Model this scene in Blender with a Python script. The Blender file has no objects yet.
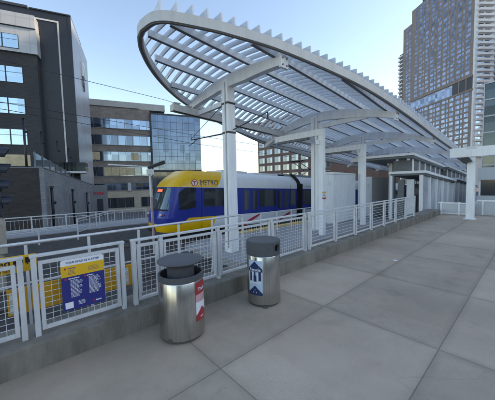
import bpy, bmesh, math, random
from mathutils import Vector, Matrix
random.seed(7)
R = math.radians
PI = math.pi
scene = bpy.context.scene
col = scene.collection

# ------------------------------------------------------------------ materials
def new_mat(name):
    m = bpy.data.materials.new(name); m.use_nodes = True
    nt = m.node_tree; b = nt.nodes['Principled BSDF']
    return m, nt, b

def mat(name, c, rough=.5, metal=0., var=.12, scale=6., bump=0., bscale=None, spec=None, stretch=None, emit=0):
    """plain procedural surface: colour broken up by two sizes of noise, optional bump"""
    m, nt, b = new_mat(name)
    N, L = nt.nodes, nt.links
    b.inputs['Metallic'].default_value = metal
    if spec is not None: b.inputs['Specular IOR Level'].default_value = spec
    tc = N.new('ShaderNodeTexCoord')
    mp = N.new('ShaderNodeMapping')
    if stretch: mp.inputs['Scale'].default_value = stretch
    L.new(tc.outputs['Object'], mp.inputs['Vector'])
    n1 = N.new('ShaderNodeTexNoise'); n1.inputs['Scale'].default_value = scale; n1.inputs['Detail'].default_value = 6
    n1.inputs['Roughness'].default_value = .65
    L.new(mp.outputs['Vector'], n1.inputs['Vector'])
    r = N.new('ShaderNodeValToRGB')
    lo = [max(0, v * (1 - var)) for v in c[:3]]; hi = [min(1, v * (1 + var)) for v in c[:3]]
    r.color_ramp.elements[0].position = .3; r.color_ramp.elements[1].position = .7
    r.color_ramp.elements[0].color = (*lo, 1); r.color_ramp.elements[1].color = (*hi, 1)
    L.new(n1.outputs['Fac'], r.inputs['Fac'])
    L.new(r.outputs['Color'], b.inputs['Base Color'])
    mr = N.new('ShaderNodeMapRange')
    mr.inputs['To Min'].default_value = max(0.02, rough * .85); mr.inputs['To Max'].default_value = min(1, rough * 1.15)
    L.new(n1.outputs['Fac'], mr.inputs['Value']); L.new(mr.outputs['Result'], b.inputs['Roughness'])
    if bump:
        n2 = N.new('ShaderNodeTexNoise'); n2.inputs['Scale'].default_value = bscale or scale * 8; n2.inputs['Detail'].default_value = 4
        L.new(mp.outputs['Vector'], n2.inputs['Vector'])
        bp = N.new('ShaderNodeBump'); bp.inputs['Strength'].default_value = bump; bp.inputs['Distance'].default_value = .02
        L.new(n2.outputs['Fac'], bp.inputs['Height']); L.new(bp.outputs['Normal'], b.inputs['Normal'])
    if emit:
        b.inputs['Emission Color'].default_value = (*c[:3], 1); b.inputs['Emission Strength'].default_value = emit
    return m

def brick_mat(name, c1, c2, mortar, bw=.6, bh=.2, vertical='XZ', rough=.85, offset=.5, msize=.012):
    m, nt, b = new_mat(name); N, L = nt.nodes, nt.links
    tc = N.new('ShaderNodeTexCoord'); sx = N.new('ShaderNodeSeparateXYZ'); cx = N.new('ShaderNodeCombineXYZ'); ad = N.new('ShaderNodeMath')
    L.new(tc.outputs['Object'], sx.inputs[0])
    ad.operation = 'ADD'; L.new(sx.outputs['X'], ad.inputs[0]); L.new(sx.outputs['Y'], ad.inputs[1])
    L.new(ad.outputs[0], cx.inputs['X']); L.new(sx.outputs['Z'], cx.inputs['Y'])
    br = N.new('ShaderNodeTexBrick'); br.offset = offset
    br.inputs['Scale'].default_value = 1; br.inputs['Brick Width'].default_value = bw; br.inputs['Row Height'].default_value = bh
    br.inputs['Mortar Size'].default_value = msize; br.inputs['Color1'].default_value = (*c1, 1); br.inputs['Color2'].default_value = (*c2, 1)
    br.inputs['Mortar'].default_value = (*mortar, 1); br.inputs['Bias'].default_value = 0
    L.new(cx.outputs[0], br.inputs['Vector'])
    nz = N.new('ShaderNodeTexNoise'); nz.inputs['Scale'].default_value = .35; nz.inputs['Detail'].default_value = 5
    L.new(tc.outputs['Object'], nz.inputs['Vector'])
    mx = N.new('ShaderNodeMix'); mx.data_type = 'RGBA'; mx.blend_type = 'MULTIPLY'; mx.inputs['Factor'].default_value = .45
    L.new(br.outputs['Color'], mx.inputs['A']); L.new(nz.outputs['Fac'], mx.inputs['B'])
    L.new(mx.outputs['Result'], b.inputs['Base Color']); b.inputs['Roughness'].default_value = rough
    return m

def glass_mat(name, c, rough=.06, metal=.9, var=.35, cell=(1.5, 1.5, 3.8), wob=.007):
    """reflective coated glazing: every pane reflects a little differently"""
    m, nt, b = new_mat(name); N, L = nt.nodes, nt.links
    tc = N.new('ShaderNodeTexCoord')
    mp = N.new('ShaderNodeMapping'); mp.inputs['Scale'].default_value = [1 / v for v in cell]
    L.new(tc.outputs['Object'], mp.inputs['Vector'])
    fl = N.new('ShaderNodeVectorMath'); fl.operation = 'FLOOR'; L.new(mp.outputs['Vector'], fl.inputs[0])
    wn = N.new('ShaderNodeTexWhiteNoise'); wn.noise_dimensions = '3D'; L.new(fl.outputs[0], wn.inputs['Vector'])
    r = N.new('ShaderNodeValToRGB'); r.color_ramp.interpolation = 'LINEAR'
    r.color_ramp.elements[0].color = (*[v * (1 - var) for v in c], 1); r.color_ramp.elements[1].color = (*[min(1, v * (1 + var)) for v in c], 1)
    L.new(wn.outputs['Value'], r.inputs['Fac']); L.new(r.outputs['Color'], b.inputs['Base Color'])
    b.inputs['Metallic'].default_value = metal; b.inputs['Roughness'].default_value = rough
    nz = N.new('ShaderNodeTexNoise'); nz.inputs['Scale'].default_value = .6
    L.new(tc.outputs['Object'], nz.inputs['Vector'])
    bp = N.new('ShaderNodeBump'); bp.inputs['Strength'].default_value = wob; bp.inputs['Distance'].default_value = .5
    L.new(nz.outputs['Fac'], bp.inputs['Height']); L.new(bp.outputs['Normal'], b.inputs['Normal'])
    return m

def plaza_mat():
    """cast concrete paving: panels with saw-cut joints, coarser pale bands, stains"""
    m, nt, b = new_mat('plaza_concrete'); N, L = nt.nodes, nt.links
    def math_(op, a, bb=None, c=None):
        n = N.new('ShaderNodeMath'); n.operation = op
        for i, v in enumerate((a, bb, c)):
            if v is None: continue
            if isinstance(v, (int, float)): n.inputs[i].default_value = v
            else: L.new(v, n.inputs[i])
        return n.outputs[0]
    def noise(scale, detail=6, rough=.6, vec=None):
        n = N.new('ShaderNodeTexNoise'); n.inputs['Scale'].default_value = scale; n.inputs['Detail'].default_value = detail
        n.inputs['Roughness'].default_value = rough; L.new(vec or tc.outputs['Object'], n.inputs['Vector']); return n.outputs['Fac']
    tc = N.new('ShaderNodeTexCoord'); sp = N.new('ShaderNodeSeparateXYZ'); L.new(tc.outputs['Object'], sp.inputs[0])
    PX, PY = 1.74, 1.29
    u = math_('DIVIDE', math_('SUBTRACT', sp.outputs['X'], 1.33 - 8 * PX), PX)
    v = math_('DIVIDE', math_('SUBTRACT', sp.outputs['Y'], .62 - 20 * PY), PY)
    fu = math_('FRACT', u); fv = math_('FRACT', v); iu = math_('FLOOR', u); iv = math_('FLOOR', v)
    def cells(a, bb, seed):
        cx = N.new('ShaderNodeCombineXYZ'); L.new(a, cx.inputs[0]); L.new(bb, cx.inputs[1]); cx.inputs[2].default_value = seed
        w = N.new('ShaderNodeTexWhiteNoise'); w.noise_dimensions = '3D'; L.new(cx.outputs[0], w.inputs['Vector']); return w.outputs['Value']
    cell = cells(iu, iv, 1.)
    # coarse exposed-aggregate bands next to some cross joints, broken per panel
    bandw = math_('MULTIPLY_ADD', cells(iu, iv, 3.), .22, .22)
    wob = math_('MULTIPLY_ADD', noise(9), .03, -.015)
    inband = math_('LESS_THAN', math_('ADD', fu, wob), bandw)
    have = math_('GREATER_THAN', cells(iu, iv, 5.), .30)
    band = math_('MULTIPLY', inband, have)
    # joints
    du = math_('MULTIPLY', math_('MINIMUM', fu, math_('SUBTRACT', 1., fu)), PX)
    dv = math_('MULTIPLY', math_('MINIMUM', fv, math_('SUBTRACT', 1., fv)), PY)
    dj = math_('MINIMUM', du, dv)
    jr = N.new('ShaderNodeMapRange'); jr.inputs['From Min'].default_value = .003; jr.inputs['From Max'].default_value = .007
    L.new(dj, jr.inputs['Value']); joint = jr.outputs['Result']      # 0 in joint
    soil = N.new('ShaderNodeMapRange'); soil.inputs['From Min'].default_value = 0; soil.inputs['From Max'].default_value = .08
    soil.inputs['To Min'].default_value = .86; soil.inputs['To Max'].default_value = 1.; L.new(dj, soil.inputs['Value'])
    big = noise(.55, 7, .62); mid = noise(3.2, 8, .7); fine = noise(70, 3, .7)
    val = math_('MULTIPLY_ADD', big, .22, .185)
    val = math_('ADD', val, math_('MULTIPLY_ADD', mid, .13, -.065))
    val = math_('ADD', val, math_('MULTIPLY_ADD', fine, .06, -.03))
    val = math_('ADD', val, math_('MULTIPLY_ADD', cell, .075, -.0375))
    speck = N.new('ShaderNodeTexVoronoi'); speck.inputs['Scale'].default_value = 85; L.new(tc.outputs['Object'], speck.inputs['Vector'])
    sp2 = math_('MULTIPLY', math_('SUBTRACT', .75, speck.outputs['Distance']), .06)
    val = math_('ADD', val, math_('MULTIPLY', band, math_('ADD', sp2, .005)))
    # dried splashes and dark spots
    st = N.new('ShaderNodeMapRange'); st.inputs['From Min'].default_value = .60; st.inputs['From Max'].default_value = .74
    L.new(noise(1.7, 3, .5), st.inputs['Value'])
    val = math_('MULTIPLY', val, math_('MULTIPLY_ADD', st.outputs['Result'], -.18, 1.))
    gv = N.new('ShaderNodeTexVoronoi'); gv.inputs['Scale'].default_value = 1.35; L.new(tc.outputs['Object'], gv.inputs['Vector'])
    gum = N.new('ShaderNodeMapRange'); gum.inputs['From Min'].default_value = .016; gum.inputs['From Max'].default_value = .03
    gum.inputs['To Min'].default_value = .45; L.new(gv.outputs['Distance'], gum.inputs['Value'])
    val = math_('MULTIPLY', val, gum.outputs['Result'])
    gv2 = N.new('ShaderNodeTexVoronoi'); gv2.inputs['Scale'].default_value = 3.1; L.new(tc.outputs['Object'], gv2.inputs['Vector'])
    gum2 = N.new('ShaderNodeMapRange'); gum2.inputs['From Min'].default_value = .02; gum2.inputs['From Max'].default_value = .045
    gum2.inputs['To Min'].default_value = .80; L.new(gv2.outputs['Distance'], gum2.inputs['Value'])
    val = math_('MULTIPLY', val, gum2.outputs['Result'])
    # hairline cracks in some slabs
    dn = N.new('ShaderNodeTexNoise'); dn.inputs['Scale'].default_value = 2.2; dn.inputs['Detail'].default_value = 6; L.new(tc.outputs['Object'], dn.inputs['Vector'])
    dv_ = N.new('ShaderNodeVectorMath'); dv_.operation = 'MULTIPLY_ADD'; L.new(dn.outputs['Color'], dv_.inputs[0]); dv_.inputs[1].default_value = (.7, .7, 0); L.new(tc.outputs['Object'], dv_.inputs[2])
    cv = N.new('ShaderNodeTexVoronoi'); cv.feature = 'DISTANCE_TO_EDGE'; cv.inputs['Scale'].default_value = .33; L.new(dv_.outputs[0], cv.inputs['Vector'])
    ck = N.new('ShaderNodeMapRange'); ck.inputs['From Min'].default_value = .0006; ck.inputs['From Max'].default_value = .0022; L.new(cv.outputs['Distance'], ck.inputs['Value'])
    ckm = math_('MULTIPLY', math_('SUBTRACT', 1., ck.outputs['Result']), math_('GREATER_THAN', noise(.6, 2, .5), .52))
    val = math_('MULTIPLY', val, math_('MULTIPLY_ADD', ckm, -.10, 1.))
    # run-off grime lying along the foot of the kerb, and soft water marks
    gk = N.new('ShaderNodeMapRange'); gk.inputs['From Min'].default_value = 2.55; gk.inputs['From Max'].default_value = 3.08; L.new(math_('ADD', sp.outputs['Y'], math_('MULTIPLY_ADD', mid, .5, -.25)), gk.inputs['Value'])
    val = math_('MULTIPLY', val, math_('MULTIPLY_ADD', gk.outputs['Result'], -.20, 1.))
    wm2 = N.new('ShaderNodeMapRange'); wm2.inputs['From Min'].default_value = .50; wm2.inputs['From Max'].default_value = .56; L.new(noise(.8, 9, .72), wm2.inputs['Value'])
    val = math_('MULTIPLY', val, math_('MULTIPLY_ADD', wm2.outputs['Result'], -.10, 1.06))
    val = math_('MULTIPLY', val, soil.outputs['Result'])
    val = math_('MULTIPLY', val, math_('MULTIPLY_ADD', joint, .36, .64))
    wm = math_('MULTIPLY_ADD', noise(.9, 5, .6), .34, 1.27)
    cc = N.new('ShaderNodeCombineColor')
    L.new(math_('MULTIPLY', val, wm), cc.inputs[0]); L.new(math_('MULTIPLY', val, 1.14), cc.inputs[1]); L.new(math_('MULTIPLY', val, .86), cc.inputs[2])
    L.new(cc.outputs[0], b.inputs['Base Color'])
    L.new(math_('MULTIPLY_ADD', big, -.3, .85), b.inputs['Roughness']); b.inputs['Specular IOR Level'].default_value = .35
    h = math_('ADD', math_('MULTIPLY', joint, 1.2), math_('MULTIPLY', math_('ADD', fine, math_('MULTIPLY', math_('MULTIPLY', band, speck.outputs['Distance']), 1.5)), .25))
    bp = N.new('ShaderNodeBump'); bp.inputs['Strength'].default_value = .35; bp.inputs['Distance'].default_value = .008
    L.new(h, bp.inputs['Height']); L.new(bp.outputs['Normal'], b.inputs['Normal'])
    return m

def steel_mat():
    m, nt, b = new_mat('brushed_steel'); N, L = nt.nodes, nt.links
    tc = N.new('ShaderNodeTexCoord'); mp = N.new('ShaderNodeMapping'); mp.inputs['Scale'].default_value = (60, 60, .5)
    L.new(tc.outputs['Object'], mp.inputs['Vector'])
    n = N.new('ShaderNodeTexNoise'); n.inputs['Scale'].default_value = 3; n.inputs['Detail'].default_value = 6; L.new(mp.outputs[0], n.inputs['Vector'])
    n2 = N.new('ShaderNodeTexNoise'); n2.inputs['Scale'].default_value = 7; n2.inputs['Detail'].default_value = 5; L.new(tc.outputs['Object'], n2.inputs['Vector'])
    r = N.new('ShaderNodeValToRGB'); r.color_ramp.elements[0].position = .25; r.color_ramp.elements[1].position = .75
    r.color_ramp.elements[0].color = (.40, .385, .36, 1); r.color_ramp.elements[1].color = (.62, .60, .57, 1)
    L.new(n.outputs['Fac'], r.inputs['Fac']); L.new(r.outputs['Color'], b.inputs['Base Color'])
    b.inputs['Metallic'].default_value = 1
    mr = N.new('ShaderNodeMapRange'); mr.inputs['To Min'].default_value = .15; mr.inputs['To Max'].default_value = .26
    L.new(n2.outputs['Fac'], mr.inputs['Value']); L.new(mr.outputs[0], b.inputs['Roughness'])
    return m

M = dict(
    plaza=plaza_mat(), steel=steel_mat(),
    kerb=mat('kerb_concrete', (.20, .178, .145), .85, var=.42, scale=3.5, bump=.4, bscale=40, stretch=(1, 1, .35)),
    platform=mat('platform_concrete', (.30, .30, .30), .85, var=.15, scale=1.5, bump=.3),
    ballast=mat('trackbed_asphalt', (.050, .043, .037), .9, var=.6, scale=3, bump=.8, bscale=30),
    ground=mat('street_asphalt', (.11, .11, .115), .9, var=.25, scale=.8, bump=.3),
    tactile=mat('tactile_yellow', (.62, .40, .09), .7, var=.15, scale=8),
    rail=mat('rail_steel', (.2, .17, .15), .4, metal=.8),
    galv=mat('painted_grey_steel', (.64, .64, .635), .42, metal=.15, var=.16, scale=7, bump=.05, stretch=(1, 1, .4)),
    wire=mat('mesh_wire', (.66, .665, .67), .4, metal=.2, var=.08),
    white=mat('white_painted_steel', (.86, .855, .845), .42, var=.09, scale=3, stretch=(2.5, 2.5, .35)),
    canopy=mat('canopy_grey_paint', (.76, .765, .77), .5, var=.11, scale=2.5, stretch=(1.6, 1.6, .5)),
    fascia=mat('edge_beam_grey_paint', (.60, .575, .55), .5, var=.10, scale=2.5, stretch=(1.6, 1.6, .5)),
    louver=mat('louver_aluminium', (.68, .70, .73), .45, metal=.1, var=.08, scale=2),
    flange=mat('dark_flange', (.17, .17, .18), .6),
    blackedge=mat('dark_gasket', (.03, .03, .035), .6),
    hood=mat('dark_grey_powder_coat', (.085, .087, .092), .55, var=.15, scale=20, bump=.1, bscale=200),
    inside=mat('black_liner', (.008, .008, .009), .9),
    red=mat('red_print', (.42, .035, .04), .35, var=.08), navy=mat('navy_print', (.018, .04, .12), .35, var=.08),
    paper=mat('white_print', (.78, .80, .82), .4, var=.05), paleblue=mat('pale_blue_print', (.52, .66, .80), .4, var=.1),
    pink=mat('pink_print', (.62, .36, .36), .4, var=.2, scale=9),
    signnavy=mat('sign_navy', (.022, .030, .19), .35, var=.06), signyellow=mat('sign_yellow', (.85, .47, .02), .4, var=.06),
    signwhite=mat('sign_white', (.82, .82, .83), .4, var=.03), signred=mat('sign_red', (.55, .03, .05), .4, var=.03),
    board=mat('yellow_board', (.78, .38, .015), .5, var=.08, scale=4), black=mat('black_paint', (.012, .012, .014), .45, var=.2),
    trainblue=mat('train_blue_paint', (.012, .034, .27), .18, var=.05, scale=2), trainyellow=mat('train_yellow_paint', (.88, .48, .012), .22, var=.04, scale=2),
    trainwhite=mat('train_white_paint', (.76, .77, .79), .25, var=.05, scale=2), traingrey=mat('train_roof_grey', (.30, .31, .33), .6, var=.15),
    trainglass=glass_mat('train_dark_glass', (.10, .11, .12), .05, .55, .5, (.9, 5, 5)),
    windscreen=glass_mat('train_windscreen', (.13, .17, .18), .05, .6, .2, (3, 3, 3)),
    rubber=mat('bellows_rubber', (.012, .012, .013), .8), 
    led=mat('red_led', (.9, .10, .05), .5, var=.3, scale=40, emit=.8),
    headlight=mat('headlight_lens', (.75, .78, .8), .1),
    signal=mat('signal_housing', (.016, .02, .035), .5, var=.2), beige=mat('beige_post', (.38, .33, .27), .7, var=.2),
    pinkpost=mat('faded_red_sleeve', (.46, .28, .29), .6, var=.3, scale=9),
    darkbrick=brick_mat('dark_brown_brick', (.052, .043, .039), (.072, .062, .056), (.045, .04, .04), .4, .13),
    greybrick=brick_mat('grey_block', (.25, .265, .27), (.30, .315, .32), (.21, .22, .225), .8, .2),
    hotelbrick=brick_mat('charcoal_panel', (.056, .057, .062), (.068, .069, .074), (.03, .03, .032), .5, .16),
    hotelmetal=brick_mat('dark_metal_panel', (.017, .021, .031), (.022, .027, .038), (.01, .012, .018), 1.6, 3.6, rough=.4, offset=0, msize=.03),
    hotelside=brick_mat('silver_metal_panel', (.44, .46, .49), (.50, .52, .55), (.25, .26, .28), 3.2, 2.2, rough=.35, offset=0, msize=.03),
    hotelwhite=brick_mat('white_metal_panel', (.50, .52, .55), (.55, .57, .60), (.36, .37, .40), 1.4, 2.8, rough=.45, offset=0, msize=.025),
    hotelglass=glass_mat('bright_coated_glass', (.52, .66, .72), .04, 1., .12, (1.5, 6, 2.2)),
    officebrick=brick_mat('brown_grey_brick', (.26, .215, .185), (.36, .31, .275), (.21, .18, .16), .7, .22),
    tan=brick_mat('tan_stone', (.62, .52, .40), (.68, .57, .44), (.5, .42, .33), 1.6, .9),
    parapet=brick_mat('pale_parapet_panel', (.52, .50, .47), (.56, .54, .50), (.40, .38, .36), 2.6, 3, offset=0),
    officeglass=glass_mat('blue_ribbon_glass', (.22, .29, .38), .06, .85, .5, (1.55, 4, 2.2)),
    wingglass=glass_mat('curtain_wall_glass', (.12, .16, .22), .05, .9, .22, (1.3, 4, 1.9)),
    mullion=mat('mullion_grey', (.16, .17, .19), .5),
    warm=mat('warm_blind', (.55, .45, .28), .6, var=.25, scale=1.2),
    towerbrick=brick_mat('tower_brown_brick', (.29, .235, .215), (.33, .27, .25), (.25, .205, .19), 1.2, .4),
    towerglass=glass_mat('tower_blue_glass', (.22, .25, .32), .08, .8, .45, (2.0, 2.0, 3.1)),
    towerwhite=mat('balcony_white', (.62, .64, .66), .6, var=.08, scale=.3),
    towerdark=mat('tower_dark_metal', (.03, .035, .045), .5),
    redbrick=brick_mat('red_brick', (.22, .125, .10), (.27, .155, .125), (.19, .125, .105), .9, .3),
    sash=mat('window_frame_white', (.5, .5, .5), .5),
    brickglass=glass_mat('dark_sash_glass', (.24, .28, .32), .07, .8, .5, (3, 2.25, 3.4)),
    edgeglass=glass_mat('dark_green_glass', (.055, .066, .072), .08, .6, .5, (3.4, 1.7, 2.8)),
    slat=mat('perforated_grey_screen', (.78, .79, .80), .5, var=.1, scale=3), 
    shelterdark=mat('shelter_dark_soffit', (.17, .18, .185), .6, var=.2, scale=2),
    shelterglass=glass_mat('shelter_glass', (.10, .11, .12), .08, .5, .5, (1.2, 1.2, 4)),
    corrugated=mat('corrugated_pale_metal', (.50, .53, .56), .45, metal=.2, var=.08, stretch=(1, 8, .3)),
    copper=mat('wire_dark', (.03, .03, .035), .5),
)

# ------------------------------------------------------------------ mesh helpers
class MB:
    def __init__(s): s.v = []; s.f = []; s.m = []; s.smooth = set()
    def face(s, pts, mi=0, smooth=False):
        i = len(s.v); s.v += [tuple(p) for p in pts]
        if smooth: s.smooth.add(len(s.f))
        s.f.append(tuple(range(i, i + len(pts)))); s.m.append(mi)
    def box(s, lo, hi, mi=0):
        x0, y0, z0 = lo; x1, y1, z1 = hi
        i = len(s.v)
        s.v += [(x0,y0,z0),(x1,y0,z0),(x1,y1,z0),(x0,y1,z0),(x0,y0,z1),(x1,y0,z1),(x1,y1,z1),(x0,y1,z1)]
        for q in ((0,3,2,1),(4,5,6,7),(0,1,5,4),(1,2,6,5),(2,3,7,6),(3,0,4,7)):
            s.f.append(tuple(i + k for k in q)); s.m.append(mi)
        return s
    def hexa(s, bot, top, mi=0):
        i = len(s.v); s.v += [tuple(p) for p in bot] + [tuple(p) for p in top]; n = len(bot)
        s.f.append(tuple(i + n - 1 - k for k in range(n))); s.m.append(mi)
        s.f.append(tuple(i + n + k for k in range(n))); s.m.append(mi)
        for k in range(n):
            j = (k + 1) % n; s.f.append((i + k, i + j, i + n + j, i + n + k)); s.m.append(mi)
        return s
    def beam(s, a, b, w, h, up=(0, 0, 1), mi=0):
        a, b = Vector(a), Vector(b); d = (b - a).normalized(); u = Vector(up)
        if abs(d.dot(u)) > .98: u = Vector((1, 0, 0))
        r = d.cross(u).normalized() * (w / 2); u = r.cross(d).normalized() * (h / 2)
        q = lambda p: [p - r - u, p + r - u, p + r + u, p - r + u]
        return s.hexa(q(a), q(b), mi)
    def sweep(s, pts, w, h, mi=0, closed=False):
        """rectangular section swept along a 3-D path, height along world z"""
        pts = [Vector(p) for p in pts]; n = len(pts); i0 = len(s.v)
        for k, p in enumerate(pts):
            a = pts[k - 1] if k or closed else p; b = pts[(k + 1) % n] if k < n - 1 or closed else p
            d = (b - a); d.z = 0; d.normalize(); r = Vector((d.y, -d.x, 0)) * (w / 2)
            hh = h[k] if isinstance(h, (list, tuple)) else h
            u = Vector((0, 0, hh / 2))
            s.v += [tuple(p - r - u), tuple(p + r - u), tuple(p + r + u), tuple(p - r + u)]
        for k in range(n if closed else n - 1):
            a, b = i0 + 4 * k, i0 + 4 * ((k + 1) % n)
            for q in range(4):
                j = (q + 1) % 4; s.f.append((a + q, a + j, b + j, b + q)); s.m.append(mi)
        if not closed:
            s.f.append((i0 + 3, i0 + 2, i0 + 1, i0)); s.m.append(mi)
            e = i0 + 4 * (n - 1); s.f.append((e, e + 1, e + 2, e + 3)); s.m.append(mi)
        return s
    def tube(s, pts, r, seg=8, mi=0, caps=True):
        pts = [Vector(p) for p in pts]; i0 = len(s.v); n = len(pts)
        rr = r if isinstance(r, (list, tuple)) else [r] * n
        ref = None
        for k, p in enumerate(pts):
            d = (pts[min(k + 1, n - 1)] - pts[max(k - 1, 0)]).normalized()
            if ref is None: ref = Vector((0, 0, 1)) if abs(d.z) < .9 else Vector((1, 0, 0))
            a = d.cross(ref).normalized(); b = a.cross(d).normalized(); ref = b
            for q in range(seg):
                t = 2 * PI * q / seg
                s.v.append(tuple(p + a * math.cos(t) * rr[k] + b * math.sin(t) * rr[k]))
        for k in range(n - 1):
            for q in range(seg):
                j = (q + 1) % seg; s.smooth.add(len(s.f))
                s.f.append((i0 + k*seg + q, i0 + k*seg + j, i0 + (k+1)*seg + j, i0 + (k+1)*seg + q)); s.m.append(mi)
        if caps:
            s.f.append(tuple(i0 + q for q in range(seg))[::-1]); s.m.append(mi)
            s.f.append(tuple(i0 + (n-1)*seg + q for q in range(seg))); s.m.append(mi)
        return s
    def lathe(s, prof, c=(0, 0, 0), seg=48, mi=0):
        """prof: list of (radius, z); sharp corners kept by repeating nothing - faces are smooth with autosmooth off on caps"""
        i0 = len(s.v); n = len(prof)
        for r, z in prof:
            for q in range(seg):
                t = 2 * PI * q / seg; s.v.append((c[0] + r * math.cos(t), c[1] + r * math.sin(t), c[2] + z))
        for k in range(n - 1):
            steep = abs(prof[k+1][1] - prof[k][1]) > abs(prof[k+1][0] - prof[k][0])
            for q in range(seg):
                j = (q + 1) % seg
                s.smooth.add(len(s.f))
                s.f.append((i0 + k*seg + q, i0 + k*seg + j, i0 + (k+1)*seg + j, i0 + (k+1)*seg + q)); s.m.append(mi)
        return s
    def prism(s, poly, y0, y1, mi=0):
        """polygon in x,z extruded along y"""
        i = len(s.v); n = len(poly)
        s.v += [(x, y0, z) for x, z in poly] + [(x, y1, z) for x, z in poly]
        s.f.append(tuple(i + k for k in range(n))); s.m.append(mi)
        s.f.append(tuple(i + 2*n - 1 - k for k in range(n))); s.m.append(mi)
        for k in range(n):
            j = (k + 1) % n; s.f.append((i + j, i + k, i + n + k, i + n + j)); s.m.append(mi)
        return s
    def build(s, name, mats, parent=None, bevel=0, edge_split=True, recalc=True):
        me = bpy.data.meshes.new(name); me.from_pydata(s.v, [], s.f); me.update()
        if not isinstance(mats, (list, tuple)): mats = [mats]
        for m in mats: me.materials.append(m)
        for p in me.polygons:
            p.material_index = s.m[p.index]; p.use_smooth = p.index in s.smooth
        if recalc or bevel:
            bm = bmesh.new(); bm.from_mesh(me)
            bmesh.ops.recalc_face_normals(bm, faces=bm.faces)
            if bevel:
                bmesh.ops.bevel(bm, geom=[e for e in bm.edges if len(e.link_faces) == 2 and e.calc_face_angle(0) > .6], offset=bevel, segments=2, affect='EDGES', profile=.7)
            for e in bm.edges:
                if len(e.link_faces) == 2 and e.calc_face_angle(0) > .6: e.smooth = False
            bm.to_mesh(me); bm.free()
        o = bpy.data.objects.new(name, me); col.objects.link(o)
        if parent: o.parent = parent
        return o

def tag(o, label=None, cat=None, group=None, kind=None):
    if label: o['label'] = label
    if cat: o['category'] = cat
    if group: o['group'] = group
    if kind: o['kind'] = kind
    return o
def thing(name, label, cat, loc=(0, 0, 0), rz=0, group=None, ry=0):
    o = bpy.data.objects.new(name, None); col.objects.link(o)
    o.location = loc; o.rotation_euler = (0, ry, rz); o.empty_display_size = .2
    return tag(o, label, cat, group)
def struct(mb, name, m, **k):
    o = mb.build(name, m, **k); o['kind'] = 'structure'; return o
def dup(root, name=None, label=None, loc=None, rz=None, group=None):
    r = root.copy(); col.objects.link(r)
    if label: r['label'] = label
    if group: r['group'] = group
    if loc is not None: r.location = loc
    if rz is not None: r.rotation_euler = (r.rotation_euler[0], r.rotation_euler[1], rz)
    for ch in list(root.children):
        c = ch.copy(); col.objects.link(c); c.parent = r
        for g in ch.children:
            d = g.copy(); col.objects.link(d); d.parent = c
    return r
def text_polys(body, size=1., align='LEFT', bold=0.0):
    cu = bpy.data.curves.new('t', 'FONT'); cu.body = body; cu.size = size; cu.align_x = align; cu.offset = bold; cu.resolution_u = 3
    o = bpy.data.objects.new('t', cu); col.objects.link(o)
    dg = bpy.context.evaluated_depsgraph_get(); dg.update()
    me = bpy.data.meshes.new_from_object(o.evaluated_get(dg))
    vs = [(v.co.x, v.co.y) for v in me.vertices]; fs = [tuple(p.vertices) for p in me.polygons]
    bpy.data.objects.remove(o); bpy.data.curves.remove(cu); bpy.data.meshes.remove(me)
    return vs, fs
def add_flat(mb, vs, fs, fn, mi=0):
    i = len(mb.v); mb.v += [tuple(fn(u, v)) for u, v in vs]
    for f in fs: mb.f.append(tuple(i + k for k in f)); mb.m.append(mi)

# ------------------------------------------------------------------ setting
def gz(x, y):
    return -1.25 - .04 * min(max(x - 6, 0), 55) - .06 * max(0, min(y - 20, 40))
g = MB()
xs = [-3000, -200, -60, -30, -10, 0, 6, 12, 20, 30, 45, 61, 100, 200, 400, 3000]; ys = [-3000, -300, -60, -20, 0, 3, 10, 20, 30, 45, 60, 100, 300, 3000]
for i in range(len(xs) - 1):
    for j in range(len(ys) - 1):
        P = [(xs[i], ys[j]), (xs[i+1], ys[j]), (xs[i+1], ys[j+1]), (xs[i], ys[j+1])]
        g.face([(x, y, gz(x, y) - .15) for x, y in P])
struct(g, 'street_ground', M['ground'])
t = MB()
xs2 = [-80, -30, -10, 0, 6, 12, 20, 30, 45, 61]
for i in range(len(xs2) - 1):
    a, b = xs2[i], xs2[i+1]
    for y0, y1 in ((4.8, 20.5),):
        t.hexa([(a, y0, gz(a, 0) - .12), (b, y0, gz(b, 0) - .12), (b, y1, gz(b, 0) - .12), (a, y1, gz(a, 0) - .12)],
               [(a, y0, gz(a, 0)), (b, y0, gz(b, 0)), (b, y1, gz(b, 0)), (a, y1, gz(a, 0))])
struct(t, 'trackbed', M['ballast'])
r_ = MB()
for yy in (8.35, 9.78, 13.1, 14.53):
    for i in range(len(xs2) - 1):
        a, b = xs2[i], xs2[i+1]
        if yy < 11 and a >= 6: continue
        r_.beam((a, yy, gz(a, 0) + .05), (b, yy, gz(b, 0) + .05), .07, .1)
struct(r_, 'track_rails', M['rail'])

p = MB()
p.hexa([(-30, -26, -1.4), (60, -26, -1.4), (60, 3.1, -1.4), (-30, 3.1, -1.4)], [(-30, -26, 0), (60, -26, 0), (60, 3.1, 0), (-30, 3.1, 0)])
struct(p, 'plaza_pavement', M['plaza'])
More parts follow.
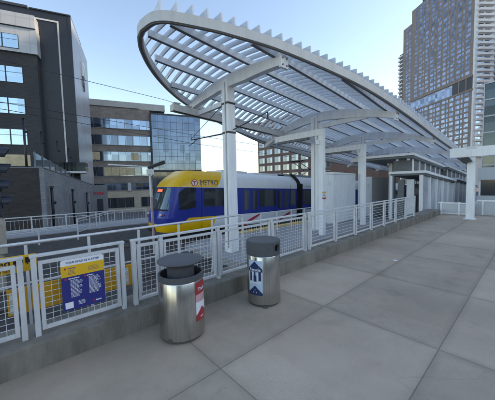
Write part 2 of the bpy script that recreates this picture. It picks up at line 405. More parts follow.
# ramp walk beyond the kerb, and the platform with its ramped nose
w = MB(); w.box((-30, 3.6, -1.4), (5.595, 4.78, -.32)); struct(w, 'ramp_walk', M['platform'])
def pz(x): return -.80 - .012 * (x - 7)
pl = MB()
for a, b in ((8.2, 20), (20, 34), (34, 60)):
    pl.hexa([(a, 3.6, -4), (b, 3.6, -4), (b, 10.55, -4), (a, 10.55, -4)], [(a, 3.6, pz(a)), (b, 3.6, pz(b)), (b, 10.55, pz(b)), (a, 10.55, pz(a))])
pl.hexa([(5.6, 3.6, -4), (8.2, 3.6, -4), (8.2, 10.55, -4), (5.6, 10.55, -4)], [(5.6, 3.6, -1.0), (8.2, 3.6, pz(8.2)), (8.2, 10.55, pz(8.2)), (5.6, 10.55, -1.0)])
struct(pl, 'station_platform', M['platform'])
ts = MB(); ts.hexa([(8.2, 9.85, pz(8.2) + .004), (60, 9.85, pz(60) + .004), (60, 10.5, pz(60) + .004), (8.2, 10.5, pz(8.2) + .004)],
                   [(8.2, 9.85, pz(8.2) + .012), (60, 9.85, pz(60) + .012), (60, 10.5, pz(60) + .012), (8.2, 10.5, pz(8.2) + .012)])
struct(ts, 'tactile_strip', M['tactile'])
fp = MB(); fp.hexa([(-40, 20.5, -2.5), (30, 20.5, -3.5), (30, 24, -3.5), (-40, 24, -2.5)], [(-40, 20.5, -.95), (30, 20.5, -1.35), (30, 24, -1.35), (-40, 24, -.95)])
struct(fp, 'far_pavement', M['platform'])

# ------------------------------------------------------------------ kerb wall (things standing on it come later)
kz = .25
k = MB(); k.prism([(-30, -1.3), (14.95, -1.3), (14.95, kz), (-30, kz)], 3.08, 3.6)
kb = k.build('kerb_wall', M['kerb'], bevel=.018); tag(kb, 'low grey concrete kerb wall carrying the mesh fence along the plaza edge', 'wall')

# ------------------------------------------------------------------ fences
def fence_panel(x0, x1, style, label, y=3.25, twin=False):
    th = thing('fence_panel', label, 'fence panel', (x0, y, kz), 0, 'mesh fence panels along the kerb')
    L = x1 - x0; H = .79
    posts = [.025, L - .025] if twin else [.025]
    for px in posts:
        q = MB(); q.box((px - .022, -.03, 0), (px + .022, .03, H - .012))
        q.build('post', M['galv'], th, bevel=.004)
    q = MB(); q.box((-.005, -.032, H - .012), (L + (.005 if twin else -.012), .032, H + .014)); q.build('top_rail', M['galv'], th, bevel=.005)
    a, b = .058, L - (.058 if twin else .012)
    z0, z1 = .045, H - .055
    fr = MB(); fw = .034
    fr.box((a, -.018, z0), (a + fw, .018, z1)); fr.box((b - fw, -.018, z0), (b, .018, z1))
    fr.box((a + fw, -.0178, z0), (b - fw, .0178, z0 + fw)); fr.box((a + fw, -.0178, z1 - fw), (b - fw, .0178, z1))
    fr.build('frame', M['galv'], th, bevel=.003)
    ms = MB(); wr = .0027
    if style == 'mesh':
        n = max(2, round((b - a - 2 * fw) / .058))
        for i in range(1, n):
            xx = a + fw + (b - a - 2 * fw) * i / n; ms.tube([(xx, .003, z0 + fw - .005), (xx, .003, z1 - fw + .005)], wr, 5, caps=False)
        n = round((z1 - z0 - 2 * fw) / .056)
        for i in range(1, n):
            zz = z0 + fw + (z1 - z0 - 2 * fw) * i / n; ms.tube([(a + fw - .005, -.003, zz), (b - fw + .005, -.003, zz)], wr, 5, caps=False)
        ms.build('mesh_infill', M['wire'], th)
    else:
        n = 8
        for i in range(1, n):
            zz = z0 + fw + (z1 - z0 - 2 * fw) * i / n; ms.tube([(a + fw - .005, 0, zz), (b - fw + .005, 0, zz)], .0045, 6, caps=False)
        ms.build('rod_infill', M['wire'], th)
    return th
fences = [(-2.75, -1.86, 'mesh', 'mesh fence panel farthest left, mostly outside the photo'),
          (-1.82, -.93, 'mesh', 'mesh fence panel left of the leftmost visible one'),
          (-.90, .035, 'mesh', 'mesh fence panel cut off by the left edge of the photo'),
          (.085, .935, 'mesh', 'mesh fence panel carrying the navy and yellow rider sign'),
          (1.02, 1.36, 'mesh', 'narrow mesh fence panel just left of the trash bin lid'),
          (1.36, 2.26, 'mesh', 'mesh fence panel directly behind the trash bin with the flared lid'),
          (2.26, 3.45, 'mesh', 'mesh fence panel behind and left of the recycling bin'),
          (3.45, 4.53, 'mesh', 'mesh fence panel just right of the recycling bin hood'),
          (4.64, 5.71, 'rod', 'rod fence panel below the first portal frame post, beside the double post'),
          (5.71, 6.73, 'rod', 'rod fence panel in front of the larger white windbreak'),
          (6.73, 7.72, 'rod', 'rod fence panel in front of the second portal frame post'),
          (7.72, 8.67, 'rod', 'rod fence panel in front of the smaller white windbreak'),
          (8.67, 9.65, 'rod', 'rod fence panel in front of the third portal frame post'),
          (9.65, 10.65, 'rod', 'rod fence panel in front of the dark shelter opening'),
          (10.65, 11.7, 'rod', 'last rod fence panel before the slatted shelter wall')]
for a, b, st, lb in fences: fence_panel(a, b, st, lb, twin=(b in (.035, .935, 4.53, 11.7)))
hd = MB(); hd.tube([(4.70, 3.205, .98), (4.76, 3.19, .93), (4.77, 3.19, .80), (4.71, 3.205, .74)], .011, 8)
tag(hd.build('grab_handle', M['galv']), 'short curved grab handle on the fence double post', 'handle')
# thin guard rail of the ramp behind the fence
gr = thing('ramp_handrail', 'thin pale double handrail of the ramp behind the mesh fence', 'handrail', (0, 4.6, -.32))
q = MB(); q.tube([(-9, 0, 1.26), (3.86, 0, 1.29), (3.95, 0, 1.25), (3.95, 0, .02)], .021, 10); q.build('top_rail', M['galv'], gr)
q = MB(); q.tube([(-9, 0, .72), (3.93, 0, .74)], .014, 8); q.build('lower_rail', M['galv'], gr)
for x in (-2.2, -1.45, -.68, .09, .83, 1.58, 2.33, 3.1):
    q = MB(); q.beam((x, 0, 0), (x, 0, 1.26), .035, .035); q.box((x - .05, -.05, 0), (x + .05, .05, .012)); q.build('post', M['galv'], gr)

# ------------------------------------------------------------------ yellow boards and signs on the fence
def yboard(x0, x1, label, hinge):
    o = thing('gate_board', label, 'board', (x0, 3.42, 0), 0, 'yellow boards behind the mesh fence')
    za = .70 - .0; q = MB(); L = x1 - x0
    q.box((0, -.012, .45), (L, .012, .715)); q.build('panel', M['board'], o, bevel=.01)
    for hx in hinge:
        h = MB(); h.box((hx - .03, -.030, .475), (hx + .03, -.0125, .685)); h.build('hinge_plate', M['galv'], o, bevel=.01)
        for zz in (.52, .64):
            b = MB(); b.lathe([(0, -.012), (.022, -.012), (.022, 0), (.012, .012), (0, .012)], seg=14)
            bo = b.build('knob', M['galv'], o); bo.rotation_euler = (PI / 2, 0, 0); bo.location = (hx, -.04, zz)
    return o
yboard(-.10, .055, 'short yellow board with a steel hinge plate at the far left fence end', (.045,))
yboard(.085, .975, 'long yellow board behind the fence panel with the rider sign', (.905,))
yboard(.995, 1.10, 'yellow board end seen behind the gap and the narrow fence panel', ())
fs = thing('fare_sign', 'yellow fare sign with black lettering at the left photo edge', 'sign', (-1.2, 3.42, .87))
q = MB(); q.box((0, -.006, 0), (1.345, .006, .165)); q.build('panel', M['signyellow'], fs, bevel=.003)
tx = MB(); vs, f_ = text_polys('Fare required', .095, bold=.001); wd = max(v[0] for v in vs)
add_flat(tx, vs, f_, lambda u, v: (1.14 - wd + u, -.0085, .075 + v)); 
vs, f_ = text_polys('Pago requerido', .04); wd = max(v[0] for v in vs)
add_flat(tx, vs, f_, lambda u, v: (1.14 - wd + u, -.0085, .02 + v)); tx.build('lettering', M['black'], fs, recalc=False)
pg = MB()
for x in (1.165, 1.255):
    pg.box((x, -.0095, .085), (x + .075, -.006, .14)); pg.box((x + .01, -.0095, .07), (x + .022, -.006, .083)); pg.box((x + .05, -.0095, .07), (x + .062, -.006, .083))
pg.build('pictogram', M['black'], fs)
for x in (.2, 1.0):
    q = MB(); q.beam((x, .03, -.55), (x, .03, .15), .03, .03); q.build('bracket', M['galv'], fs)

rs = thing('rider_sign', 'navy, yellow and white rider notice hung on the near mesh fence panel', 'sign', (.512, 3.212, .69))
W, Hh = .392, .53
bk = MB()
def rrect(w, h, r, n=5):
    pts = []
    for cx, cz, a0 in ((w/2-r, h/2-r, 0), (-w/2+r, h/2-r, 90), (-w/2+r, -h/2+r, 180), (w/2-r, -h/2+r, 270)):
        for i in range(n + 1):
            a = R(a0 + 90 * i / n); pts.append((cx + r * math.cos(a), cz + r * math.sin(a)))
    return pts
full = rrect(W, Hh, .022)
def clip(poly, z, keep_above):
    out = []
    for i in range(len(poly)):
        a, b = poly[i], poly[(i + 1) % len(poly)]
        ina = (a[1] >= z) == keep_above; inb = (b[1] >= z) == keep_above
        if ina: out.append(a)
        if ina != inb:
            t = (z - a[1]) / (b[1] - a[1]); out.append((a[0] + t * (b[0] - a[0]), z))
    return out
zt, zy = Hh/2 - .062, Hh/2 - .178
bk.prism(clip(full, zt, True), -.003, .003); bk.build('header', M['signwhite'], rs)
bk = MB(); bk.prism(clip(clip(full, zt, False), zy, True), -.003, .003); bk.build('yellow_band', M['signyellow'], rs)
bk = MB(); bk.prism(clip(full, zy, False), -.003, .003); bk.build('navy_field', M['signnavy'], rs)
tx = MB(); vs, f_ = text_polys('YOUR ROLE AS A RIDER', .0285, 'CENTER', bold=.0006)
add_flat(tx, vs, f_, lambda u, v: (u, -.0045, zt + .021 + v)); tx.build('heading', M['signnavy'], rs, recalc=False)
def lines(m, x, z, n, wmax, pitch, h):
    for i in range(n):
        x_ = x; end = x + wmax * random.uniform(.6, 1)
        while x_ < end:
            l = min(random.uniform(.008, .024), end - x_); m.face([(x_, -.0042, z - i*pitch), (x_ + l, -.0042, z - i*pitch), (x_ + l, -.0042, z - i*pitch + h), (x_, -.0042, z - i*pitch + h)]); x_ += l + .004
for nm, mm, rows_ in (('dark_text', 'signnavy', [(-.135, zt - .035, 1, .09, .01, .009), (-.135, zt - .055, 4, .085, .013, .004)]), ('dark_text', 'signnavy', [(.045, zt - .045, 4, .115, .014, .004)]),
    ('white_text', 'signwhite', [(-.135, zy - .028, 1, .14, .01, .010), (-.120, zy - .045, 14, .11, .0135, .0055)]), ('white_text', 'signwhite', [(.03, zy - .028, 1, .06, .01, .010), (.045, zy - .045, 15, .12, .0125, .0055)]),
    ('white_text', 'signwhite', [(-.06, -Hh/2 + .075, 4, .08, .012, .005)]), ('white_text', 'signwhite', [(.10, -Hh/2 + .032, 1, .075, .012, .013)])):
    ln = MB()
    for rw in rows_: lines(ln, *rw)
    ln.build(nm, M[mm], rs, recalc=False)
q = MB(); q.box((-.175, -.0042, -Hh/2 + .02), (-.105, -.0032, -Hh/2 + .085)); q.build('white_square', M['signwhite'], rs)
q = MB()
for (x, z, r) in ((-.160, zt - .030, .010), (-.160, zy - .022, .010), (.012, zy - .022, .010), (.085, -Hh/2 + .038, .008)):
    q = MB(); q.face([(x + r * math.cos(2*PI*i/16), -.0043, z + r * math.sin(2*PI*i/16)) for i in range(16)])
    q.build('red_emblem', M['signred'], rs, recalc=False)

# ------------------------------------------------------------------ bins
def wrap(rad, az0, fl=1):
    return lambda u, v: (rad * math.cos(az0 + u / rad), rad * math.sin(az0 + u / rad), v)
def poly_wrap(mb, poly, rad, az0, mi=0):
    """convex polygon in (u,v) diced into strips along u and wrapped on a cylinder"""
    us = sorted(p[0] for p in poly); n = max(2, int((us[-1] - us[0]) / .015)); fn = wrap(rad, az0)
    def zr(u):
        zs = []
        for i in range(len(poly)):
            a, b = poly[i], poly[(i + 1) % len(poly)]
            if a[0] == b[0]:
                if abs(a[0] - u) < 1e-9: zs += [a[1], b[1]]
            elif min(a[0], b[0]) - 1e-9 <= u <= max(a[0], b[0]) + 1e-9: zs.append(a[1] + (u - a[0]) / (b[0] - a[0]) * (b[1] - a[1]))
        return min(zs), max(zs)
    for i in range(n):
        a = us[0] + (us[-1] - us[0]) * i / n; b = us[0] + (us[-1] - us[0]) * (i + 1) / n
        za, zb = zr(a), zr(b)
        mb.face([fn(a, za[0]), fn(b, zb[0]), fn(b, zb[1]), fn(a, za[1])], mi)
def wrap_text(mb, body, size, u, v, rad, az0, rot=0, mi=0, bold=.0012):
    vs, f_ = text_polys(body, size, 'CENTER', bold); fn = wrap(rad, az0); c, s = math.cos(rot), math.sin(rot)
    add_flat(mb, vs, f_, lambda a, b: fn(u + a * c - b * s, v + a * s + b * c), mi)

# trash bin with flared lid
b1 = thing('trash_bin', 'brushed steel trash bin with flared mushroom lid and red poster', 'trash bin', (1.368, 2.69, 0))
r = .247
q = MB(); q.lathe([(r - .012, .022), (r, .034), (r, .645), (r - .006, .655)], seg=72); q.build('body', M['steel'], b1)
q = MB(); q.lathe([(0, .004), (r - .02, .004), (r - .02, .022), (r - .012, .022)], seg=48); q.build('base', M['hood'], b1)
q = MB(); q.lathe([(r + .003, .655), (r + .003, .715), (r - .006, .72), (r - .02, .715), (r - .02, .5), (0, .5)], seg=64); q.build('rim_ring', M['hood'], b1)
q = MB(); q.lathe([(r - .022, .501), (r - .022, .40), (0, .40)], seg=48); q.build('liner', M['inside'], b1)
q = MB(); q.lathe([(.150, .50), (.150, .775), (.156, .80), (.175, .824), (.21, .838), (.248, .846), (.254, .853), (.252, .861), (.236, .868), (.14, .880), (.05, .886), (0, .887)], seg=72); q.build('lid', M['hood'], b1)
azc = R(-59); pr = r + .0022
po = MB(); hw = .095
poly_wrap(po, [(-hw, .205), (hw, .205), (hw, .625), (.02, .655 - .01), (-hw, .625)], pr, azc); po1 = po.build('poster', M['pink'], b1, recalc=False)
po = MB(); poly_wrap(po, [(-hw, .50), (hw, .50), (hw, .6255), (.02, .6455), (-hw, .6255)], pr + .001, azc); po.build('red_panel', M['red'], po1, recalc=False)
po = MB(); poly_wrap(po, [(-hw, .205), (hw, .205), (hw, .27), (0, .345), (-hw, .27)], pr + .001, azc); po.build('red_panel', M['red'], po1, recalc=False)
po = MB(); wrap_text(po, 'Trash', .055, 0, .535, pr + .002, azc, .0); wrap_text(po, 'Basura', .022, 0, .235, pr + .002, azc); po.build('lettering', M['paper'], po1, recalc=False)
po = MB(); poly_wrap(po, [(-hw, .275), (-.005, .35), (-hw, .36)], pr + .0012, azc); poly_wrap(po, [(.005, .35), (hw, .275), (hw, .36)], pr + .0012, azc)
poly_wrap(po, [(-hw, .345), (hw, .345), (hw, .40), (-hw, .42)], pr + .0012, azc); po.build('white_panel', M['paper'], po1, recalc=False)
q = MB(); q.box((r - .004, -.02, .03), (r + .006, .02, .06)); o_ = q.build('lock', M['hood'], b1); o_.rotation_euler = (0, 0, R(-150))

# recycling bin
b2 = thing('recycling_bin', 'brushed steel recycling bin with flat grey hood, round opening and blue poster', 'recycling bin', (2.625, 2.615, 0))
r = .236
q = MB(); q.lathe([(r - .012, .022), (r, .034), (r, .69), (r - .005, .70)], seg=72); q.build('body', M['steel'], b2)
q = MB(); q.lathe([(0, .004), (r - .02, .004), (r - .02, .022), (r - .012, .022)], seg=48); q.build('base', M['hood'], b2)
# hood with a real round opening cut in the side
rh = .242; az_h = R(-84); zc, ro = .805, .06
hm = bmesh.new(); seg = 120
rows = [.70 + i * .19 / 32 for i in range(33)]
grid = [[hm.verts.new((rh * math.cos(2*PI*k_/seg), rh * math.sin(2*PI*k_/seg), z)) for k_ in range(seg)] for z in rows]
hole = []
for i in range(len(rows) - 1):
    for k_ in range(seg):
        am = 2 * PI * (k_ + .5) / seg; da = (am - az_h + PI) % (2 * PI) - PI; zm = (rows[i] + rows[i+1]) / 2
        if (da * rh) ** 2 + (zm - zc) ** 2 < ro ** 2: continue
        hm.faces.new((grid[i][k_], grid[i][(k_+1) % seg], grid[i+1][(k_+1) % seg], grid[i+1][k_])).smooth = True
top2 = [hm.verts.new(((rh - .012) * math.cos(2*PI*k_/seg), (rh - .012) * math.sin(2*PI*k_/seg), .90)) for k_ in range(seg)]
for k_ in range(seg): hm.faces.new((grid[-1][k_], grid[-1][(k_+1) % seg], top2[(k_+1) % seg], top2[k_])).smooth = True
hm.faces.new(top2)
bot = [hm.verts.new(((rh - .02) * math.cos(2*PI*k_/seg), (rh - .02) * math.sin(2*PI*k_/seg), .70)) for k_ in range(seg)]
for k_ in range(seg): hm.faces.new((grid[0][(k_+1) % seg], grid[0][k_], bot[k_], bot[(k_+1) % seg]))
me = bpy.data.meshes.new('hood'); hm.to_mesh(me); hm.free(); me.materials.append(M['hood'])
ho = bpy.data.objects.new('hood', me); col.objects.link(ho); ho.parent = b2
q = MB(); n = 40
ring = []
for i in range(n):
    a = 2 * PI * i / n; pp = []
    for rad, uu in ((rh + .003, ro - .008), (rh + .004, ro + .006), (rh - .03, ro + .006), (rh - .03, ro - .008)):
        x_ = uu * math.cos(a); pp.append(wrap(rad, az_h)(x_ * rad / rh, zc + uu * math.sin(a)))
    ring.append(pp)
for i in range(n):
    for j in range(4): q.face([ring[i][j], ring[(i+1) % n][j], ring[(i+1) % n][(j+1) % 4], ring[i][(j+1) % 4]])
q.build('opening_rim', M['hood'], ho)
q = MB(); q.lathe([(0, .71), (.20, .71), (.20, .88), (0, .88)], seg=48); q.build('inner_liner', M['inside'], b2)
azc = R(-166); pr = r + .0022; hw = .112
po = MB(); poly_wrap(po, [(-hw, .165), (hw, .165), (hw, .645), (-hw, .645)], pr, azc); p2 = po.build('poster', M['paleblue'], b2, recalc=False)
po = MB()
poly_wrap(po, [(-hw, .49), (hw, .49), (hw, .53), (0, .635), (-hw, .53)], pr + .001, azc)
poly_wrap(po, [(-hw, .165), (hw, .165), (hw, .195), (0, .30), (-hw, .195)], pr + .001, azc)
for u0, u1, z0, z1 in ((-.085, -.05, .36, .48), (-.076, -.060, .48, .4895), (-.02, .025, .355, .44), (-.01, .012, .44, .4895), (.055, .092, .37, .4895)):
    poly_wrap(po, [(u0, z0), (u1, z0), (u1, z1), (u0, z1)], pr + .001, azc)
po.build('navy_artwork', M['navy'], p2, recalc=False)
po = MB(); wrap_text(po, 'Recycle', .056, 0, .502, pr + .002, azc); po.build('lettering', M['paper'], p2, recalc=False); po = MB()
# chasing arrows
for k_ in range(3):
    a0 = PI / 2 + 2 * PI * k_ / 3; c_ = (0, .215)
    P = lambda rr, a: (c_[0] + rr * math.cos(a), c_[1] + rr * math.sin(a))
    po = MB(); poly_wrap(po, [P(.030, a0 + .30), P(.020, a0 + .35), P(.020, a0 - .45), P(.030, a0 - .45)], pr + .002, azc); po.build('recycling_arrow', M['paper'], p2, recalc=False)
for u0, u1, z0, z1 in ((-.03, .10, .33, .352), (-.095, -.03, .318, .345), (-.045, -.026, .37, .485), (.03, .05, .37, .485)):
    po = MB(); poly_wrap(po, [(u0, z0), (u1, z0), (u1, z1), (u0, z1)], pr + .0014, azc); po.build('white_artwork', M['paper'], p2, recalc=False)
q = MB(); q.box((.06, -r - .008, .0), (.11, -r + .02, .026)); o_ = q.build('hinge_foot', M['hood'], b2); o_.rotation_euler = (0, 0, R(-62))
# litter
q = MB(); q.hexa([(5.85, 1.95, .004), (5.93, 1.93, .004), (5.95, 1.99, .004), (5.88, 2.02, .004)], [(5.85, 1.95, .012), (5.93, 1.93, .02), (5.95, 1.99, .01), (5.88, 2.02, .022)])
tag(q.build('paper_scrap', M['paper']), 'small white paper scrap lying on the plaza concrete', 'litter')

# ------------------------------------------------------------------ canopy
YC = 8.0
NE = [(2.98,7.55,6.05),(3.05,7.0,6.03),(3.25,6.68,6.0),(3.54,6.44,5.95),(4.19,6.02,5.85),(4.65,5.79,5.79),(5.87,5.25,5.61),(7.42,4.77,5.36),(9.,4.36,5.09),(10.33,4.13,4.86),(11.96,3.94,4.58),(14.5,3.88,4.30),(17.84,3.90,3.98),(21.7,3.96,3.70),(27,4.2,3.32),(32,4.6,3.0),(36,5.3,2.7),(39,6.4,2.5),(40,7.6,2.45)]
def interp(x, tab, c):
    if x <= tab[0][0]: return tab[0][c]
    for a, b in zip(tab, tab[1:]):
        if x <= b[0]:
            t = (x - a[0]) / (b[0] - a[0]); return a[c] + t * (b[c] - a[c])
    return tab[-1][c]
def smooth_curve(pts, n=6):
    P = [Vector(p) for p in pts]; out = []
    for i in range(len(P) - 1):
        p0, p1, p2, p3 = P[max(i-1, 0)], P[i], P[i+1], P[min(i+2, len(P)-1)]
        for k_ in range(n):
            t = k_ / n
            out.append(.5 * ((2*p1) + (p2-p0)*t + (2*p0-5*p1+4*p2-p3)*t*t + (3*p1-p0-3*p2+p3)*t**3))
    out.append(P[-1]); return out
near = smooth_curve(NE)
nt_ = [tuple(v) for v in near]
def yn(x): return interp(x, nt_, 1)
def ze(x): return interp(x, nt_, 2)
FE = [(2.98,7.75,5.98),(3.12,8.1,5.92),(3.3,8.4,5.86),(3.71,8.95,5.77),(4.33,9.6,5.66),(5.14,10.25,5.52),(6.06,10.8,5.38),(7.42,11.25,5.15),(9.,11.55,4.85),(12.1,11.75,4.2),(15,11.9,3.9),(17.84,12.,3.6),(21.7,12.,3.3),(27,11.8,2.95),(32,11.4,2.75),(36,10.7,2.6),(39,9.6,2.5),(40,8.4,2.45)]
far = smooth_curve(FE); ft_ = [tuple(v) for v in far]
def yf(x): return interp(x, ft_, 1)
def zf(x): return interp(x, ft_, 2)
def zcr(x): return 6.14 - .082 * (x - 3) if x < 20 else 4.746 - .10 * (x - 20)
def zs(x, y):
    if x < 5.5: return zs(5.5, y) - .082 * (x - 5.5)
    if y < YC: return zcr(x) + (ze(x) - zcr(x)) * min(1, ((YC - y) / max(.3, YC - yn(x))) ) ** 2
    return zcr(x) + (zf(x) - zcr(x)) * min(1, ((y - YC) / max(.3, yf(x) - YC))) ** 2
cn = thing('station_canopy', 'pale grey leaf-shaped louvred canopy on arched columns over the platform', 'canopy', (0, 0, 0))
loop = [Vector((p.x, p.y, p.z)) for p in near][::-1] + [Vector((p.x, p.y, p.z)) for p in far]
q = MB(); q.sweep([v + Vector((0, 0, .07)) for v in loop], .16, .26, closed=True); q.build('edge_beam', M['fascia'], cn)
q = MB(); q.sweep([v + Vector((0, 0, -.074)) for v in loop], .07, .02, closed=True); q.build('edge_gasket', M['flange'], cn)
# purlins
for i, yy in enumerate((4.55, 5.6, 6.75, 7.75, 8.85, 9.95, 10.95, 11.55)):
    x0 = next((x_ * .05 for x_ in range(56, 760) if yn(x_ * .05) < yy < yf(x_ * .05)), None)
    x1 = next((x_ * .05 for x_ in range(800, 56, -1) if yn(x_ * .05) < yy < yf(x_ * .05)), None)
    x0 += .22; x1 -= .22
    n = 40; pts = [(x0 + (x1 - x0) * k_ / n, yy, zs(x0 + (x1 - x0) * k_ / n, yy) - .0) for k_ in range(n + 1)]
    q = MB(); q.sweep(pts, .09, .19); pu = q.build('purlin', M['canopy'], cn)
    q = MB(); q.sweep([(a, b, c - .102) for a, b, c in pts], .10, .012); q.build('flange', M['flange'], pu)
# columns + arches
XC = [6.30, 12.12, 17.55, 23.04, 28.6, 34.2]
for i, xc in enumerate(XC):
    zt_ = zcr(xc) - .3
    q = MB(); a, b = .195, .175
    zb_ = -1.2
    q.hexa([(xc - a, YC - a, zb_), (xc + a, YC - a, zb_), (xc + a, YC + a, zb_), (xc - a, YC + a, zb_)], [(xc - b, YC - b, zt_), (xc + b, YC - b, zt_), (xc + b, YC + b, zt_), (xc - b, YC + b, zt_)])
    q.build('column', M['white'], cn, bevel=.02)
    y0, y1 = yn(xc) + .15, yf(xc) - .15
    n = 24; pts = []; hs = []
    for k_ in range(n + 1):
        y = y0 + (y1 - y0) * k_ / n; e = 1 - abs(2 * k_ / n - 1); hh = .24 + .20 * min(1, e * 1.6)
        pts.append((xc, y, zs(xc, y) - .14 - hh / 2)); hs.append(hh)
    q = MB(); q.sweep(pts, .24, hs); q.build('arch_beam', M['canopy'], cn, bevel=.012)
    q = MB(); q.box((xc - .17, y0 - .03, pts[0][2] - .2), (xc + .17, y0 + .05, pts[0][2] + .16)); q.build('end_plate', M['canopy'], cn)
    for dx_ in (-.09, .09):
        for dz_ in (-.12, .08):
            q = MB(); q.tube([(xc + dx_, y0 - .031, pts[0][2] + dz_), (xc + dx_, y0 - .055, pts[0][2] + dz_)], .026, 6); q.build('bolt', M['flange'], cn)
    if i: q = MB(); q.box((xc - .32, YC - .32, pz(xc) - .01), (xc + .32, YC + .32, pz(xc) + .03)); q.build('base_plate', M['galv'], cn)
    q = MB(); q.tube([(xc - .21, YC - .05, pz(xc)), (xc - .20, YC - .05, zt_ - .1)], .022, 6); q.build('conduit', M['fascia'], cn)
    if i:
        yb = yn(xc) + 1.35
        q = MB(); q.beam((xc, YC - .2, zt_ - .55), (xc, yb, zs(xc, yb) - .42), .17, .22); q.build('brace', M['canopy'], cn)
        yb = yf(xc) - 1.35
        q = MB(); q.beam((xc, YC + .2, zt_ - .55), (xc, yb, zs(xc, yb) - .42), .17, .22); q.build('brace', M['canopy'], cn)
# louvres
def louver(mb, x):
    y0, y1 = yn(x) - .06, yf(x) + .06
    if y1 - y0 < .3: return
    n = 12; th_ = .022; tilt = -.02; hh = .13
    L_ = y1 - y0; tp = min(.95, L_ * .3); ys_ = [y0, y0 + tp * .5, y0 + tp] + [y0 + tp + (L_ - tp - .06) * k_ / n for k_ in range(1, n + 1)] + [y1]
    hs_ = [.29, .21, hh] + [hh] * (n + 1)
    P = [(y, zs(x, y) + .125) for y in ys_]
    P[0] = (y0, zs(x, y0 + .06) + .125)
    for (ya, za), (yb, zb), ha, hb in zip(P, P[1:], hs_, hs_[1:]):
        mb.hexa([(x - th_, ya, za), (x + th_, ya, za), (x + th_, yb, zb), (x - th_, yb, zb)],
                [(x - th_ + tilt, ya, za + ha), (x + th_ + tilt, ya, za + ha), (x + th_ + tilt, yb, zb + hb), (x - th_ + tilt, yb, zb + hb)])
x = 3.16; xl = []
while x < 39.6: xl.append(x); x += .325
for x in xl[:92]:
    q = MB(); louver(q, x); q.build('louver', M['louver'], cn, recalc=False)
q = MB()
for x in xl[92:]: louver(q, x)
o_ = q.build('louver', M['louver'], cn, recalc=False); o_['kind'] = 'stuff'

# gantry box beam with uplights
YG = 10.2
def zg(x): return 4.86 - .057 * (x - 5.1)
gb = thing('gantry_beam', 'long white box beam through the canopy columns, carrying small uplights', 'beam', (0, 0, 0))
q = MB(); q.beam((5.08, YG, zg(5.08)), (30, YG, zg(30)), .30, .27); q.build('beam', M['fascia'], gb, bevel=.008)
q = MB(); q.beam((5.12, YG - .08, zg(5.12) - .155), (11, YG - .08, zg(11) - .155), .05, .035); q.build('conduit', M['blackedge'], gb)
for xc in XC[:5]:
    q = MB(); q.beam((xc, YC + .17, zg(xc)), (xc, YG - .15, zg(xc)), .14, .18); q.build('bracket', M['canopy'], gb)
up = None; ul = []
x = 5.3
while x < 21:
    ul.append(x)
    x += .56
for i, x in enumerate(ul):
    lb = 'small two-headed uplight on the white gantry beam, ' + ('nearest its free end' if i == 0 else 'second from its free end' if i == 1 else 'in the row between its columns')
    if up is None:
        up = thing('uplight', lb, 'uplight', (x, YG, zg(x) + .135), 0, 'uplights on the gantry beam')
        q = MB(); q.box((-.03, -.03, 0), (.03, .03, .05)); q.build('stem', M['fascia'], up)
        q = MB(); q.hexa([(-.12, -.08, .05), (.12, -.08, .05), (.12, .08, .05), (-.12, .08, .05)], [(-.15, -.10, .10), (.15, -.10, .10), (.15, .10, .10), (-.15, .10, .10)]); q.build('lamp_head', M['fascia'], up, bevel=.006)
    else: dup(up, label=lb, loc=(x, YG, zg(x) + .135))

# portal frames
def portal(x, zb, zt, label, tail=2.85):
    o = thing('portal_frame', label, 'frame', (x, 6.9, zb), 0, 'white portal frames along the platform')
    h = zt - zb; s_ = .117
    q = MB(); q.box((-s_, -s_, 0), (s_, s_, h - .3)); q.build('post', M['white'], o, bevel=.012)
    q = MB(); q.box((-s_ - .002, -s_ - .002, h - .3), (s_ + .002, tail, h)); q.build('arm', M['white'], o, bevel=.012)
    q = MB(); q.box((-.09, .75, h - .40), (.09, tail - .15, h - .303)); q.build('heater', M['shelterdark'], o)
    q = MB(); q.box((-.04, .24, h - .42), (.04, .36, h - .30)); q.tube([(0, .30, h - .42), (0, .30, h - .58)], .055, 12); q.build('speaker', M['white'], o)
    q = MB(); q.box((-s_ - .14, .05, h - .72), (-s_ - .01, .16, h - .52)); q.build('camera', M['white'], o)
    return o
portal(10.95, -.9, 4.15, 'white portal frame nearest the camera, with a small notice on its post')
portal(15.3, -.95, 3.80, 'middle white portal frame, between the two white windbreaks')
portal(19.6, -1.0, 3.40, 'farthest white portal frame, beside the dark shelter roof')
ns = thing('notice_plate', 'small white notice with yellow top and red foot on portal post', 'sign', (10.87, 6.735, .88))
q = MB(); q.box((-.17, -.006, 0), (.17, .003, .34)); q.build('plate', M['signwhite'], ns)
q = MB(); q.box((-.168, -.009, .27), (.168, -.005, .338)); q.build('yellow_band', M['signyellow'], ns)
q = MB(); q.box((-.168, -.009, .002), (.168, -.005, .06)); q.build('red_band', M['signred'], ns)
q = MB(); lines_ = [(-.1, .20, .2), (-.08, .16, .16), (-.1, .12, .2)]
for a, z, w_ in lines_: q.box((a, -.0085, z), (a + w_, -.005, z + .018))
q.build('dark_text', M['black'], ns)

